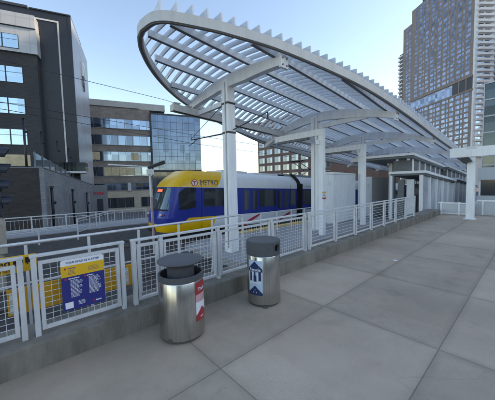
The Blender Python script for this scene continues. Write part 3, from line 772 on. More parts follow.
# windbreak cabinets
def windbreak(x0, x1, y, zt, lb):
    o = thing('windbreak', lb, 'windbreak', (x0, y, pz(x0)), 0, 'white windbreaks on the platform')
    L = x1 - x0; h = zt - pz(x0)
    q = MB(); q.box((0, 0, 0), (L, .55, h - .16)); q.build('cabinet', M['white'], o, bevel=.02)
    q = MB(); q.hexa([(-.012, -.012, h - .15), (L + .012, -.012, h - .15), (L + .012, .56, h - .15), (-.012, .56, h - .15)], [(-.012, -.012, h), (L + .012, -.012, h - .08), (L + .012, .56, h - .08), (-.012, .56, h)]); q.build('cap', M['white'], o, bevel=.012)
    q = MB(); q.box((-.012, .16, h - .8), (-.002, .34, h - .55)); q.build('vent', M['canopy'], o)
    q = MB()
    for k_ in (1, 2): q.box((L * k_ / 3 - .006, -.004, .1), (L * k_ / 3 + .006, -.0005, h - .2))
    q.build('joint', M['canopy'], o)
windbreak(14.4, 17.25, 8.3, 2.25, 'larger white windbreak box between the first and second portal posts')
windbreak(19.35, 22.6, 8.1, 1.95, 'smaller looking white windbreak box beyond the second portal post')

# platform railing
pr_ = thing('platform_railing', 'low grey railing on the platform in front of the white train side', 'railing', (0, 9.3, 0))
q = MB(); q.tube([(9.2, 0, pz(9) + 1.0), (16.5, 0, pz(16) + .98)], .025, 8); q.build('top_rail', M['galv'], pr_)
q = MB(); q.tube([(9.2, 0, pz(9) + .5), (16.5, 0, pz(16) + .5)], .018, 8); q.build('mid_rail', M['galv'], pr_)
for i in range(7):
    x = 9.2 + i * 1.21; q = MB(); q.beam((x, 0, pz(x)), (x, 0, pz(x) + 1.0), .05, .05); q.build('post', M['galv'], pr_)

# ------------------------------------------------------------------ shelters
def shelter(x0, x1, y, z1a, z1b, lb):
    """slatted platform shelter: lower roof slab, raised upper roof, fluted screens"""
    o = thing('platform_shelter', lb, 'shelter', (x0, y, 0), 0, 'platform shelters under the canopy')
    L = x1 - x0; D = 1.75; sl = (z1b - z1a) / L
    zr = lambda x: z1a + sl * x
    def slab(a, b, y0, y1, off, th_, name, m, par=o):
        q = MB(); q.hexa([(a, y0, zr(a) + off - th_), (b, y0, zr(b) + off - th_), (b, y1, zr(b) + off - th_), (a, y1, zr(a) + off - th_)], [(a, y0, zr(a) + off), (b, y0, zr(b) + off), (b, y1, zr(b) + off), (a, y1, zr(a) + off)])
        return q.build(name, m, par, bevel=.01)
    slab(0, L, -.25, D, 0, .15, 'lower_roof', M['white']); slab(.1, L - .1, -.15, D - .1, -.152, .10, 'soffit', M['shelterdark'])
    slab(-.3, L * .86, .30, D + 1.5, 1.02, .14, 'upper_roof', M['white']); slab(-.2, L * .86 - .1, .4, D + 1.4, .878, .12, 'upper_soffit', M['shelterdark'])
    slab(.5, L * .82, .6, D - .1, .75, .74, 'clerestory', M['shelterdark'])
    for i in range(6):
        a = .5 + (L * .82 - .5) * i / 5; q = MB(); q.box((a - .05, .52, zr(a)), (a + .05, .59, zr(a) + .76)); q.build('clerestory_post', M['white'], o)
    zb_ = -1.3
    nb = max(3, round(L / 1.75))
    for i in range(nb + 1):
        a = .12 + (L - .24) * i / nb
        q = MB(); q.box((a - .085, -.085, zb_), (a + .085, .085, zr(a) - .255)); q.build('post', M['white'], o, bevel=.008)
        if i < nb:
            b = .12 + (L - .24) * (i + 1) / nb
            q = MB(); n = 7
            for k_ in range(n):
                u = a + .12 + (b - a - .24) * (k_ + .5) / n; w_ = (b - a - .24) / n * .47
                q.hexa([(u - w_, -.03, zb_), (u + w_, .03, zb_), (u + w_ - .02, .05, zb_), (u - w_ - .02, -.01, zb_)], [(u - w_, -.03, zr(u) - .26), (u + w_, .03, zr(u) - .26), (u + w_ - .02, .05, zr(u) - .26), (u - w_ - .02, -.01, zr(u) - .26)])
            q.build('screen', M['slat'], o)
    q = MB(); q.box((1.6, 1.45, zb_), (L - .3, 1.55, zr(L) - .26)); q.build('back_glass', M['shelterglass'], o)
    for a, b, m in ((.45, .85, 'slat'), (1.0, 1.35, 'shelterdark')):
        q = MB(); q.box((.4, a, zb_), (.55, b, zr(0) - .5)); q.build('end_panel', M[m], o)
    for b in (1.55,):
        q = MB(); q.box((.05, b, zb_), (.2, b + .14, zr(0) - .26)); q.build('end_post', M['white'], o)
    for a in (-.5, .1):
        q = MB(); q.tube([(.15, a + 1.2, .88 + zr(0) - .13), (.15, a + 1.2, .88 + zr(0) - .24)], .09, 10); q.build('lamp', M['white'], o)
shelter(17.6, 26.0, 4.6, 2.20, 1.60, 'nearer platform shelter with slatted grey side and two flat white roofs')
shelter(27.5, 38.5, 4.8, 1.75, 1.0, 'farther platform shelter half hidden behind the right-hand post')

# ------------------------------------------------------------------ right-hand furniture
pf = thing('pergola_frame', 'white post and cross beam with a black spotlight at right', 'frame', (14.08, 1.89, 0))
q = MB(); q.box((-.13, -.13, 0), (.13, .13, 2.50)); q.box((-.2, -.2, 0), (.2, .2, .02)); q.build('post', M['white'], pf, bevel=.012)
q = MB(); q.box((-.17, -9.5, 2.56), (.17, .70, 2.95)); q.build('beam', M['white'], pf, bevel=.012)
q = MB(); q.hexa([(-.10, -.13, 2.42), (.10, -.13, 2.42), (.10, .13, 2.42), (-.10, .13, 2.42)], [(-.19, -.17, 2.98), (.19, -.17, 2.98), (.19, .17, 2.98), (-.19, .17, 2.98)]); q.build('bracket', M['canopy'], pf, bevel=.01)
q = MB(); q.box((-.13, -7.13, 0), (.13, -6.87, 2.56)); q.build('post', M['white'], pf, bevel=.012)
q = MB(); q.hexa([(-.40, -.06, 2.36), (-.19, -.06, 2.36), (-.19, .22, 2.30), (-.40, .22, 2.30)], [(-.40, .06, 2.54), (-.19, .06, 2.54), (-.19, .36, 2.50), (-.40, .36, 2.50)]); q.build('spotlight', M['black'], pf, bevel=.01)
rr_ = thing('plaza_railing', 'low white square-tube railing across the far end of the plaza', 'railing', (15.3, 0, 0))
for z0, z1 in ((.52, .58), (.04, .09)):
    q = MB(); q.box((-.03, 1.98, z0), (.03, 3.25, z1)); q.build('rail', M['white'], rr_)
for y in (3.12, 2.45, 1.98):
    q = MB(); q.box((-.035, y - .035, 0), (.035, y + .035, .6)); q.build('post', M['white'], rr_)
q = MB(); q.box((-.008, 2.02, .1), (.008, 3.08, .51)); q.build('glass_panel', M['corrugated'], rr_)
lw = thing('metal_parapet', 'low pale corrugated metal parapet behind the right-hand post', 'parapet', (16.0, 0, 0))
q = MB()
y = -14.
while y < 1.9: q.box((-.06 if int(y * 8) % 2 else -.045, y, 0), (.1, y + .125, .62)); y += .125
q.build('panel', M['corrugated'], lw)
q = MB(); q.box((-.1, -14, .62), (.14, 1.92, .68)); q.build('coping', M['white'], lw)
for y in (1.7, .6, -.6): 
    q = MB(); q.box((-.1, y - .03, 0), (-.062, y + .03, .62)); q.build('post', M['white'], lw)
# plaza pavilion with band and windows
pv = thing('glazed_pavilion', 'pale corrugated pavilion with dark windows behind the right-hand post', 'pavilion', (25, 0, 0))
q = MB(); q.box((0, -16, 1.55), (8, 3.0, 2.42)); q.build('fascia_band', M['corrugated'], pv)
q = MB(); q.box((.3, -15.9, 0), (7.9, 2.9, 1.55)); q.build('window_wall', M['shelterglass'], pv)
for i in range(12):
    y = 2.9 - i * 1.5; q = MB(); q.box((.2, y - .05, 0), (.32, y + .05, 1.55)); q.build('mullion', M['white'], pv)
q = MB(); q.box((-.02, -16, 0), (.2, 3.0, .42)); q.build('plinth', M['corrugated'], pv)
gbl = thing('glass_office', 'glass office block with pale window grid at the right photo edge', 'building', (62, 0, 0))
q = MB(); q.box((0, -14, -6), (20, 6.9, 18)); q.build('glazing', M['edgeglass'], gbl)
for i in range(7):
    z = 1.0 + i * 2.8; q = MB(); q.box((-.15, -14, z), (-.003, 6.95, z + .22)); q.build('floor_band', M['sash'], gbl)
for i in range(13):
    y = 6.9 - i * 1.7; q = MB(); q.box((-.25, y - .08, -6), (-.153, y + .08, 18.1)); q.build('mullion', M['sash'], gbl)
nb_ = thing('unseen_block', 'tall unseen brown brick block, added far right to block the sun', 'building', (118, -140, -8))  # added out of view to keep direct sun off the plaza and fronts
q = MB(); q.box((0, 0, 0), (32, 144, 100)); q.build('wall', M['towerbrick'], nb_)
for i in range(14):
    q = MB(); q.box((-.08, 2, 6 + i * 6.6), (.05, 142, 9.5 + i * 6.6)); q.build('window_band', M['officeglass'], nb_)
for (x_, y_, w_, d_, h_, lb) in ((-60, -70, 30, 22, 20, 'unseen dark brick block far behind the camera, added for reflections'),):  # added out of view to give the steel bins something to reflect
    o = thing('unseen_block', lb, 'building', (x_, y_, -2)); q = MB(); q.box((0, 0, 0), (w_, d_, h_)); q.build('wall', M['towerbrick'], o)
    for i in range(int(h_ / 4) - 1):
        q = MB(); q.box((1, d_ - .05, 3 + i * 4), (w_ - 1, d_ + .06, 4.8 + i * 4)); q.build('window_band', M['officeglass'], o)
bb = thing('unseen_parking_ramp', 'unseen long grey concrete parking ramp behind the camera, kept for reflections', 'building', (-40, -46, -2))  # out of view; stands here only to be reflected in bins and glazing
for i in range(3):
    q = MB(); q.box((0, 0, i * 3.2), (90, 18, i * 3.2 + 1.3)); q.build('deck', M['platform'], bb)
q = MB(); q.box((.5, 1, 0), (89.5, 17.5, 7.2)); q.build('interior', M['shelterdark'], bb)

# ------------------------------------------------------------------ train (local x = along the track from the nose, z from rail)
TR = thing('light_rail_train', 'blue, yellow and white light rail train standing at the platform', 'train', (5.5, 13.83, -1.25), 0, None, math.atan(.04))
HW = 1.33; LEN = 42.
def plan(z):
    """half outline of the nose in plan: list of (s, halfwidth); rake grows with height"""
    rk = max(0, z - 1.25) * .30 + max(0, z - 2.9) * .55
    base = [(0, 0), (.01, .45), (.06, .78), (.17, 1.0), (.36, 1.15), (.7, 1.25), (1.3, 1.31), (2.2, HW)]
    return [(s + rk * max(0, 1 - s / 2.2) , w_) for s, w_ in base]
def shell(levels, s_end=LEN, inset=lambda z: 0):
    """loft of outlines stacked in z; returns list of rings"""
    rings = []
    for z in levels:
        i_ = inset(z); h = [(s + i_ * .6, max(0, w_ - i_ * (w_ / HW))) for s, w_ in plan(z)]
        ring = [(s_end, -h[-1][1], z)] + [(s, -w_, z) for s, w_ in h[::-1]][:-1] + [(h[0][0], 0, z)] + [(s, w_, z) for s, w_ in h[1:]] + [(s_end, h[-1][1], z)]
        rings.append(ring)
    return rings
def loft(mb, rings, mi=0, cap=False, capb=False):
    for a, b in zip(rings, rings[1:]):
        for k_ in range(len(a) - 1): mb.face([a[k_], a[k_+1], b[k_+1], b[k_]], mi, True)
        mb.face([a[-1], a[0], b[0], b[-1]], mi)
    if cap: mb.face(rings[-1], mi)
    if capb: mb.face(rings[0][::-1], mi)
def weld(o, d=.0005):
    bm = bmesh.new(); bm.from_mesh(o.data); bmesh.ops.remove_doubles(bm, verts=bm.verts, dist=d); bmesh.ops.recalc_face_normals(bm, faces=bm.faces)
    for e in bm.edges:
        if len(e.link_faces) == 2 and e.calc_face_angle(0) > .7: e.smooth = False
    bm.to_mesh(o.data); bm.free(); return o
roofin = lambda z: 0 if z < 3.15 else (z - 3.15) ** 1.5 * .75
q = MB(); loft(q, shell([1.22, 1.9, 2.4, 2.86])); weld(q.build('blue_body', M['trainblue'], TR))
q = MB(); loft(q, shell([2.86, 3.15, 3.4, 3.6, 3.72, 3.78], inset=roofin), cap=True)
# roof: yellow over the cab, white behind, split on a slanted line
roof = q.build('roof', [M['trainwhite'], M['trainyellow']], TR); weld(roof)
bm = bmesh.new(); bm.from_mesh(roof.data)
bmesh.ops.bisect_plane(bm, geom=list(bm.verts) + list(bm.edges) + list(bm.faces), plane_co=(3.25, 0, 2.86), plane_no=Vector((.90, 0, -.55)).normalized())
for f_ in bm.faces:
    c = f_.calc_center_median(); f_.material_index = 1 if (c.x - 3.25) * .90 - (c.z - 2.86) * .55 < 0 else 0
bm.to_mesh(roof.data); bm.free()
q = MB(); loft(q, shell([.50, .72, .90, 1.22], inset=lambda z: -.012 if z > .6 else .05), capb=True)
sk = q.build('lower_skirt', [M['trainwhite'], M['trainyellow'], M['trainblue']], TR); weld(sk)
bm = bmesh.new(); bm.from_mesh(sk.data)
bmesh.ops.bisect_plane(bm, geom=list(bm.verts) + list(bm.edges) + list(bm.faces), plane_co=(3.05, 0, .8), plane_no=Vector((.93, 0, -.36)).normalized())
for f_ in bm.faces:
    c = f_.calc_center_median(); f_.material_index = 1 if (c.x - 3.05) * .93 - (c.z - .8) * .36 < 0 else 0
bmesh.ops.bisect_plane(bm, geom=list(bm.verts) + list(bm.edges) + list(bm.faces), plane_co=(1.0, 0, .90), plane_no=Vector((.6, 0, -.8)).normalized())
for f_ in bm.faces:
    c = f_.calc_center_median()
    if c.z > .905 and (c.x - 1.0) * .6 - (c.z - .90) * .8 < 0: f_.material_index = 2
bm.to_mesh(sk.data); bm.free()
q = MB(); q.box((1.6, -1.1, .12), (LEN, 1.1, .49)); q.build('underframe', M['rubber'], TR)
for s in (2.6, 4.4, 12.8, 14.6, 26, 28):
    q = MB()
    for sd in (-1, 1):
        q.tube([(s, sd * .78, .33), (s, sd * .66, .33)], .32, 24)
    q.build('wheel', M['rubber'], TR)
q = MB(); q.box((-.2, -.25, .50), (.4, .25, .70)); q.build('coupler_cover', M['rubber'], TR, bevel=.05)
# windscreen: panel a little proud of the nose
def nose_panel(z0, z1, wmax, off, name, m, k=8, wtop=None):
    q = MB(); rows = []
    for i in range(k + 1):
        z = z0 + (z1 - z0) * i / k; ol = plan(z); half = []
        wm = wmax + ((wtop or wmax) - wmax) * i / k
        pts = []
        for j in range(-10, 11):
            w_ = wm * j / 10; aw = abs(w_)
            for (s0, w0), (s1, w1) in zip(ol, ol[1:]):
                if w0 <= aw <= w1: s = s0 + (s1 - s0) * (aw - w0) / (w1 - w0); break
            pts.append((s - off, w_, z))
        rows.append(pts)
    for a, b in zip(rows, rows[1:]):
        for j in range(len(a) - 1): q.face([a[j], a[j+1], b[j+1], b[j]], 0, True)
    return weld(q.build(name, m, TR))
nose_panel(1.68, 2.82, 1.08, .012, 'windscreen', M['windscreen'], wtop=.98)
nose_panel(2.55, 2.78, .42, .028, 'destination_display', M['black'])
nose_panel(2.60, 2.73, .30, .034, 'route_lettering', M['led'])
nose_panel(1.62, 1.69, 1.06, .02, 'windscreen_seal', M['rubber'])
for sd in (-1, 1):
    q = MB(); q.tube([(.10, sd * .80, 1.40), (.03, sd * .80, 1.40)], .07, 16); q.build('headlight', M['headlight'], TR)
    q = MB(); q.tube([(.16, sd * .96, 1.40), (.11, sd * .96, 1.40)], .05, 16); q.build('tail_light', M['signred'], TR)
    q = MB(); q.tube([(.45, sd * .35, 1.70), (.62, sd * .2, 2.35)], .012, 6); q.build('wiper', M['rubber'], TR)
# side glazing (near side is -y)
def side_panel(poly, name, m, proud=.012, par=TR):
    for sd in (-1, 1):
        q = MB(); q.prism(poly, sd * (HW + proud), sd * (HW - .03)); o_ = q.build(name, m, par, bevel=.004)
    return o_
def cabwin():
    # follows the curved nose flank
    for sd in (-1, 1):
        q = MB(); k = 6; cols = []
        for i in range(k + 1):
            u = i / k; s = .86 + u * .98
            za = 1.66 + .12 * u * u; zb = 2.84 if u > .5 else 2.52 + .32 * math.sin(u / .5 * PI / 2)
            colp = []
            for z in (za, (za + zb) / 2, zb):
                ol = plan(min(z, 2.86)); w_ = HW
                for (s0, w0), (s1, w1) in zip(ol, ol[1:]):
                    if s0 <= s <= s1: w_ = w0 + (w1 - w0) * (s - s0) / (s1 - s0); break
                colp.append((s, sd * (w_ + .016), z))
            cols.append(colp)
        for a, b in zip(cols, cols[1:]):
            for j in range(2): q.face([a[j], b[j], b[j+1], a[j+1]], 0, True)
        weld(q.build('cab_window', M['trainglass'], TR))
cabwin()
def rect(a, b, z0, z1, c=.05): return [(a + c, z0), (b - c, z0), (b, z0 + c), (b, z1 - c), (b - c, z1), (a + c, z1), (a, z1 - c), (a, z0 + c)]
def door(a):
    dz0, dz1 = 1.235, 2.84
    for k_ in (0, 1):
        s0 = a + k_ * .72; 
        for sd in (-1, 1):
            q = MB(); q.prism(rect(s0, s0 + .70, dz0, dz1, .03), sd * (HW + .008), sd * (HW - .03)); d = q.build('door', [M['trainblue']], TR, bevel=.004)
            q = MB(); q.prism(rect(s0 + .13, s0 + .57, 1.45, 2.72, .06), sd * (HW + .016), sd * (HW + .002)); q.build('door_window', M['trainglass'], d)
side_panel(rect(2.36, 4.35, 1.78, 2.80), 'window', M['trainglass'])
for a in (5.22, 8.42): door(a)
side_panel(rect(6.66, 8.34, 1.62, 2.76), 'window', M['trainglass'])
side_panel(rect(9.98, 10.55, 1.62, 2.76), 'window', M['trainglass'])
side_panel(rect(11.65, 12.65, 1.62, 2.76), 'window', M['trainglass'])
for s in range(0, 27, 7):
    b0 = 12.9 + s
    door(b0); side_panel(rect(b0 + 1.7, b0 + 3.5, 1.62, 2.76), 'window', M['trainglass']); side_panel(rect(b0 + 3.7, b0 + 5.3, 1.62, 2.76), 'window', M['trainglass'])
for s in (.5, 1.98, 2.22, 4.55, 5.05, 8.38):
    pass
for s in (2.20, 4.62, 9.92, 12.8):
    q = MB(); q.box((s, -HW - .014, .45), (s + .018, -HW - .004, 3.1)); q.build('panel_seam', M['rubber'], TR)
q = MB(); q.box((1.0, -HW - .010, 2.855), (10.7, -HW - .002, 2.885)); q.build('drip_rail', M['trainwhite'], TR)
# articulation bellows
q = MB()
for i in range(7):
    s = 10.75 + i * .10; q.box((s, -HW - .05, .3), (s + .06, HW + .05, 3.2)); q.box((s - .02, -HW - .012, .3), (s + .09, HW + .012, 3.25))
q.build('bellows', M['rubber'], TR)
q = MB(); q.tube([(10.95, -HW - .05, 3.15), (10.85, -HW + .1, 3.5), (10.6, -HW + .3, 3.85), (10.5, -.9, 3.95)], [.16, .15, .12, .08], 10); q.build('roof_cable_duct', M['rubber'], TR)
# red swoosh on the white lower side
def swoosh(s):
    q = MB(); n = 10; pa = []; pb = []
    for i in range(n + 1):
        u = i / n; x_ = s + 1.5 * u; z_ = .46 + .72 * (u ** .55); w_ = .05 + .10 * math.sin(PI * min(1, u * 1.1)) 
        pa.append((x_, z_)); pb.append((x_ + .12, z_ - w_))
    for i in range(n):
        q.face([(pa[i][0], -HW - .016, pa[i][1]), (pa[i+1][0], -HW - .016, pa[i+1][1]), (pb[i+1][0], -HW - .016, pb[i+1][1]), (pb[i][0], -HW - .016, pb[i][1])])
    q.build('red_swoosh', M['signred'], TR, recalc=False)
for s in (5.3, 8.6, 13.6, 20.6): swoosh(s)
# lettering and emblem
tx = MB(); vs, f_ = text_polys('METRO', .44); wd = max(v[0] for v in vs)
add_flat(tx, vs, f_, lambda u, v: (2.08 + u * 1.22 / wd, -HW - .006, 2.98 + v)); tx.build('lettering', M['signnavy'], TR, recalc=False)
def disc(mb, s, z, r0, y, n=28): mb.face([(s + r0 * math.cos(2*PI*i/n), y, z + r0 * math.sin(2*PI*i/n)) for i in range(n)])
q = MB(); disc(q, 1.76, 3.10, .19, -HW - .006); em = q.build('emblem', M['signred'], TR, recalc=False)
q = MB(); disc(q, 1.76, 3.10, .155, -HW - .009); q.build('emblem_disc', M['signwhite'], em, recalc=False)
q = MB(); y = -HW - .012
q.face([(1.65, y, 3.20), (1.87, y, 3.20), (1.87, y, 3.14), (1.65, y, 3.14)]); q.face([(1.73, y, 3.14), (1.79, y, 3.14), (1.79, y, 2.98), (1.73, y, 2.98)]); q.build('emblem_letter', M['signred'], em, recalc=False)
q = MB(); vs, f_ = text_polys('metrotransit', .2); add_flat(q, vs, f_, lambda u, v: (11.75 + u, -HW - .006, 3.0 + v)); q.build('lettering', M['traingrey'], TR, recalc=False)
# roof equipment and pantograph
for a, b, z0, z1, m in ((3.9, 6.0, 3.78, 3.95, 'trainwhite'), (6.6, 9.8, 3.78, 3.92, 'trainwhite'), (9.0, 15.5, 3.78, 3.98, 'traingrey'), (17, 22, 3.78, 4.05, 'traingrey'), (24, 30, 3.78, 4.0, 'trainwhite')):
    q = MB(); q.box((a, -.85, z0), (b, .85, z1)); q.build('roof_equipment', M[m], TR, bevel=.04)
q = MB(); 
for s in (5.0, 7.4, 9.0): q.box((s, -1.0, 3.36), (s + 1.6, -.98, 3.5))
q.build('roof_vent', M['traingrey'], TR)
pn = MB()
for sd in (-.5, .5):
    pn.tube([(12.4, sd, 4.0), (13.9, sd * .7, 4.55), (12.2, sd * .6, 5.15)], .035, 6)
pn.tube([(12.2, -.75, 5.18), (12.2, .75, 5.18)], .04, 6); pn.tube([(12.45, -.75, 5.18), (12.45, .75, 5.18)], .04, 6); pn.tube([(12.4, -.5, 4.0), (12.4, .5, 4.0)], .05, 6); pn.tube([(13.9, -.4, 4.55), (13.9, .4, 4.55)], .03, 6)
pn.build('pantograph', M['black'], TR)

# ------------------------------------------------------------------ overhead line
CX, CY = 8.07, 13.83
ws = [('contact wire sagging over the track, lower of the near pair', [(-60, 13.83, 5.6), (0, 13.8, 4.72), (8.07, 13.83, 4.12), (25, 13.83, 3.45), (60, 13.83, 2.2)]),
      ('messenger wire running just above the contact wire over the track', [(-60, 13.83, 6.4), (-.1, 13.8, 4.98), (8.07, 13.83, 4.62), (25, 13.83, 4.1), (60, 13.83, 2.9)]),
      ('highest overhead wire, running from the hotel side to the canopy tip', [(-60, 13.8, 8.5), (0, 13.8, 6.56), (6.5, 13.8, 6.32), (14, 13.8, 5.3), (60, 13.8, 3)]),
      ('overhead wire of the nearer track passing the first canopy column', [(-60, 9.1, 5.5), (0, 9.1, 4.45), (8.07, 9.1, 4.0), (25, 9.1, 3.3), (60, 9.1, 2.3)])]
for lb, pts in ws[:3]:
    q = MB(); q.tube(pts, .012, 5); tag(q.build('overhead_wire', M['copper']), lb, 'wire', 'overhead wires')
br = thing('catenary_bracket', 'dark catenary bracket arm reaching left from the first canopy column', 'bracket', (6.3, 8.0, 0))
q = MB(); q.tube([(-.1, .24, 3.62), (1.74, 5.83, 4.30)], .03, 8); q.build('arm', M['copper'], br)
q = MB(); q.tube([(-.1, .24, 4.70), (1.70, 5.75, 4.36)], .014, 6); q.build('stay', M['copper'], br)
q = MB(); q.tube([(1.2, 4.2, 4.10), (1.9, 6.4, 4.02)], .02, 6); q.tube([(1.74, 5.83, 4.3), (1.74, 5.83, 4.62)], .02, 6); q.build('registration_arm', M['copper'], br)
for z in (3.62, 4.70):
    q = MB(); q.box((-.19, -.19, z - .035), (.19, .19, z + .035)); q.build('clamp', M['copper'], br)
q = MB(); q.tube([(.0, -.24, 3.70), (.9, -1.2, 4.3)], .02, 6); q.tube([(.9, -1.2, 4.3), (.9, -1.2, 4.05)], .025, 6); q.build('outrigger', M['copper'], br)

# ------------------------------------------------------------------ signal mast and traffic signal
sm = thing('signal_mast', 'slim mast with tilted dark head and faded red sleeve by the train nose', 'signal', (4.40, 11.0, -1.25))
q = MB(); q.tube([(0, 0, 0), (-.04, 0, 3.7)], .048, 12); q.build('mast', M['galv'], sm)
q = MB(); q.tube([(0, 0, .5), (-.02, 0, 2.45)], .054, 12); q.build('sleeve', M['pinkpost'], sm)
q = MB(); q.hexa([(-.08, -.10, 3.62), (.62, -.10, 3.86), (.62, .10, 3.86), (-.08, .10, 3.62)], [(-.10, -.10, 3.74), (.60, -.10, 4.02), (.60, .10, 4.02), (-.10, .10, 3.74)]); q.build('head', M['black'], sm, bevel=.02)
q = MB(); q.box((-.13, -.12, 3.4), (.10, .12, 3.62)); q.build('mount', M['galv'], sm)
q = MB(); q.tube([(-1.6, 0.1, 3.78), (-.1, 0, 3.72)], .025, 6); q.build('cross_pipe', M['white'], sm)
sg = thing('traffic_signal', 'dark traffic signal with stacked hooded lenses at the left edge', 'traffic signal', (-.36, 10.25, -1.25))
q = MB(); q.box((-.16, -.16, 2.15), (.12, .16, 4.3)); q.build('housing', M['signal'], sg, bevel=.03)
for i in range(4):
    z = 2.55 + i * .46
    q = MB(); n = 10; 
    for k_ in range(n):
        a0, a1 = R(-20 + 220 * k_ / n), R(-20 + 220 * (k_ + 1) / n)
        ro_ = .19
        def pt(a, xx, rr): return (xx, rr * math.cos(a), z + rr * math.sin(a))
        ln0 = .17 + .10 * math.sin((a0)); ln1 = .17 + .10 * math.sin((a1))
        q.hexa([pt(a0, .12, ro_), pt(a1, .12, ro_), pt(a1, .12, ro_ - .015), pt(a0, .12, ro_ - .015)], [pt(a0, .12 + ln0, ro_), pt(a1, .12 + ln1, ro_), pt(a1, .12 + ln1, ro_ - .015), pt(a0, .12 + ln0, ro_ - .015)])
    vz = q.build('visor', M['signal'], sg)
    q = MB(); q.tube([(.10, 0, z), (.14, 0, z)], .165, 20); q.build('lens', M['inside'], sg)
q = MB(); q.tube([(0, 0, 0), (0, 0, 2.15)], .09, 14); q.box((-.16, -.14, 1.1), (.16, .14, 2.1)); q.build('post', M['beige'], sg)

# ------------------------------------------------------------------ far side railings
def far_rail(pts, label, h=.95, n=8, infill=True):
    o = thing('street_railing', label, 'railing', pts[0], 0, 'pale railings across the tracks')
    a, b = Vector((0, 0, 0)), Vector(pts[1]) - Vector(pts[0])
    up_ = Vector((0, 0, 1))
    q = MB(); q.beam(a + up_ * h, b + up_ * h, .06, .06); q.build('top_rail', M['galv'], o)
    q = MB(); q.beam(a + up_ * h * .82, b + up_ * h * .82, .03, .03); q.build('mid_rail', M['galv'], o)
    q = MB(); q.beam(a + up_ * .12, b + up_ * .12, .03, .03); q.build('bottom_rail', M['galv'], o)
    for i in range(n + 1):
        c = a + (b - a) * i / n; q = MB(); q.beam(c, c + up_ * h, .07, .07); q.build('post', M['galv'], o)
    if infill:
        q = MB()
        for i in range(1, n * 9):
            c = a + (b - a) * i / (n * 9); q.beam(c + up_ * .12, c + up_ * h * .82, .012, .012)
        q.build('picket_infill', M['galv'], o)
far_rail([(-8, 20.8, -.98), (7.8, 20.8, -1.1)], 'long pale picket railing across the tracks before the dark podium', .98, 9)
far_rail([(-6, 17.2, -1.25), (2.6, 17.2, -1.25)], 'nearer pale railing beside the tracks, left of the train', .85, 5, False)
far_rail([(2.9, 19.2, -1.25), (7.0, 26.5, -1.5)], 'short sloping railing running away behind the train nose', .95, 4, False)

# ------------------------------------------------------------------ buildings at left (local x along the fronts, -y to the viewer)
AZ1 = R(-18.4)
c1, s1 = math.cos(AZ1), math.sin(AZ1)
# podium with grey side wall
pd = thing('brick_podium', 'low dark brick podium with grey block side wall and glass balustrade', 'building', (1.60, 25.42, 0), AZ1)
q = MB(); q.box((-30, 0, -4), (-.002, 30, 2.0)); q.box((-30, 0, 2.0), (-.002, .35, 3.2)); q.build('front_wall', M['darkbrick'], pd)
q = MB(); a = [(.0, .005, -4), (.3, .005, -4), (.3, 26, -4), (0, 26, -4)]; q.hexa(a, [(.0, .005, 3.2), (.3, .005, 3.2), (.3, 26, 1.95), (0, 26, 1.95)]); q.build('side_wall', M['greybrick'], pd)
q = MB(); q.hexa([(-.05, -.03, 3.2), (.34, -.03, 3.2), (.34, 26, 1.95), (-.05, 26, 1.95)], [(-.05, -.03, 3.27), (.34, -.03, 3.27), (.34, 26, 2.02), (-.05, 26, 2.02)]); q.build('coping', M['mullion'], pd)
q = MB(); q.box((-30, -.02, 3.2), (-.06, .36, 3.27)); q.build('coping', M['mullion'], pd)
q = MB(); q.hexa([(-.8, 2, 1.9), (-.76, 2, 1.9), (-.76, 19, 1.9), (-.8, 19, 1.9)], [(-.8, 2, 4.6), (-.76, 2, 4.6), (-.76, 19, 3.2), (-.8, 19, 3.2)]); q.build('glass_balustrade', M['officeglass'], pd)
for i in range(9):
    y = 2 + i * 2.1; zt_ = 4.65 - (y - 2) * .082; q = MB(); q.box((-.75, y - .04, 1.9), (-.69, y + .04, zt_)); q.build('baluster', M['mullion'], pd)
q = MB(); q.box((-.5, 26, -4), (2.2, 29, 1.9)); q.build('stair_block', M['greybrick'], pd)
for i, (y, w_) in enumerate(((8, .9), (17, .9), (23, .8))): 
    q = MB(); q.box((.302, y, -2.4), (.33, y + w_, 1.0)); q.build('panel_strip', M['mullion'], pd)
# red sign letters on the end block (unreadable small letters in the photo)
q = MB()
for i in range(5):
    q.box((.15 + i * .36, 25.94, .35), (.40 + i * .36, 25.995, .75)); 
q.build('red_sign', M['signred'], pd)
q = MB(); q.box((.8, 25.95, -3.5), (1.7, 25.99, -.4)); q.build('door', M['towerdark'], pd)
# black lamp posts
lamp_spots = [((1.14, 31.83, 2.0), 6.1, 'leftmost tall black terrace lamp above the dark brick wall'), ((2.68, 35.8, 2.0), 5.7, 'second tall black terrace lamp, beside the balustrade'),
              ((4.45, 39.57, 2.0), 5.4, 'third tall black terrace lamp, before the hotel balcony'), ((5.9, 42.0, 2.0), 4.9, 'tall black terrace lamp nearest the hotel corner'),
              ((2.35, 25.9, -2.0), 3.7, 'nearest short black lamp at the grey side wall'), ((4.5, 31.2, -2.0), 3.4, 'middle short black lamp at the grey side wall'), ((6.7, 36.6, -2.2), 3.1, 'farthest short black lamp at the grey side wall')]
for loc, h, lb in lamp_spots:
    o = thing('lamp_post', lb, 'lamp', loc, 0, 'black lamp posts around the podium')
    q = MB(); q.tube([(0, 0, 0), (0, 0, h)], .10, 8); q.build('pole', M['black'], o)
    q = MB(); q.tube([(-.02, 0, h - 1.28), (.12, 0, h - 1.22), (.20, 0, h - 1.12)], [.10, .13, .10], 8); q.build('lamp_head', M['black'], o)
    q = MB(); q.box((-.13, -.13, h - .02), (.13, .13, h + .10)); q.build('cap', M['black'], o)
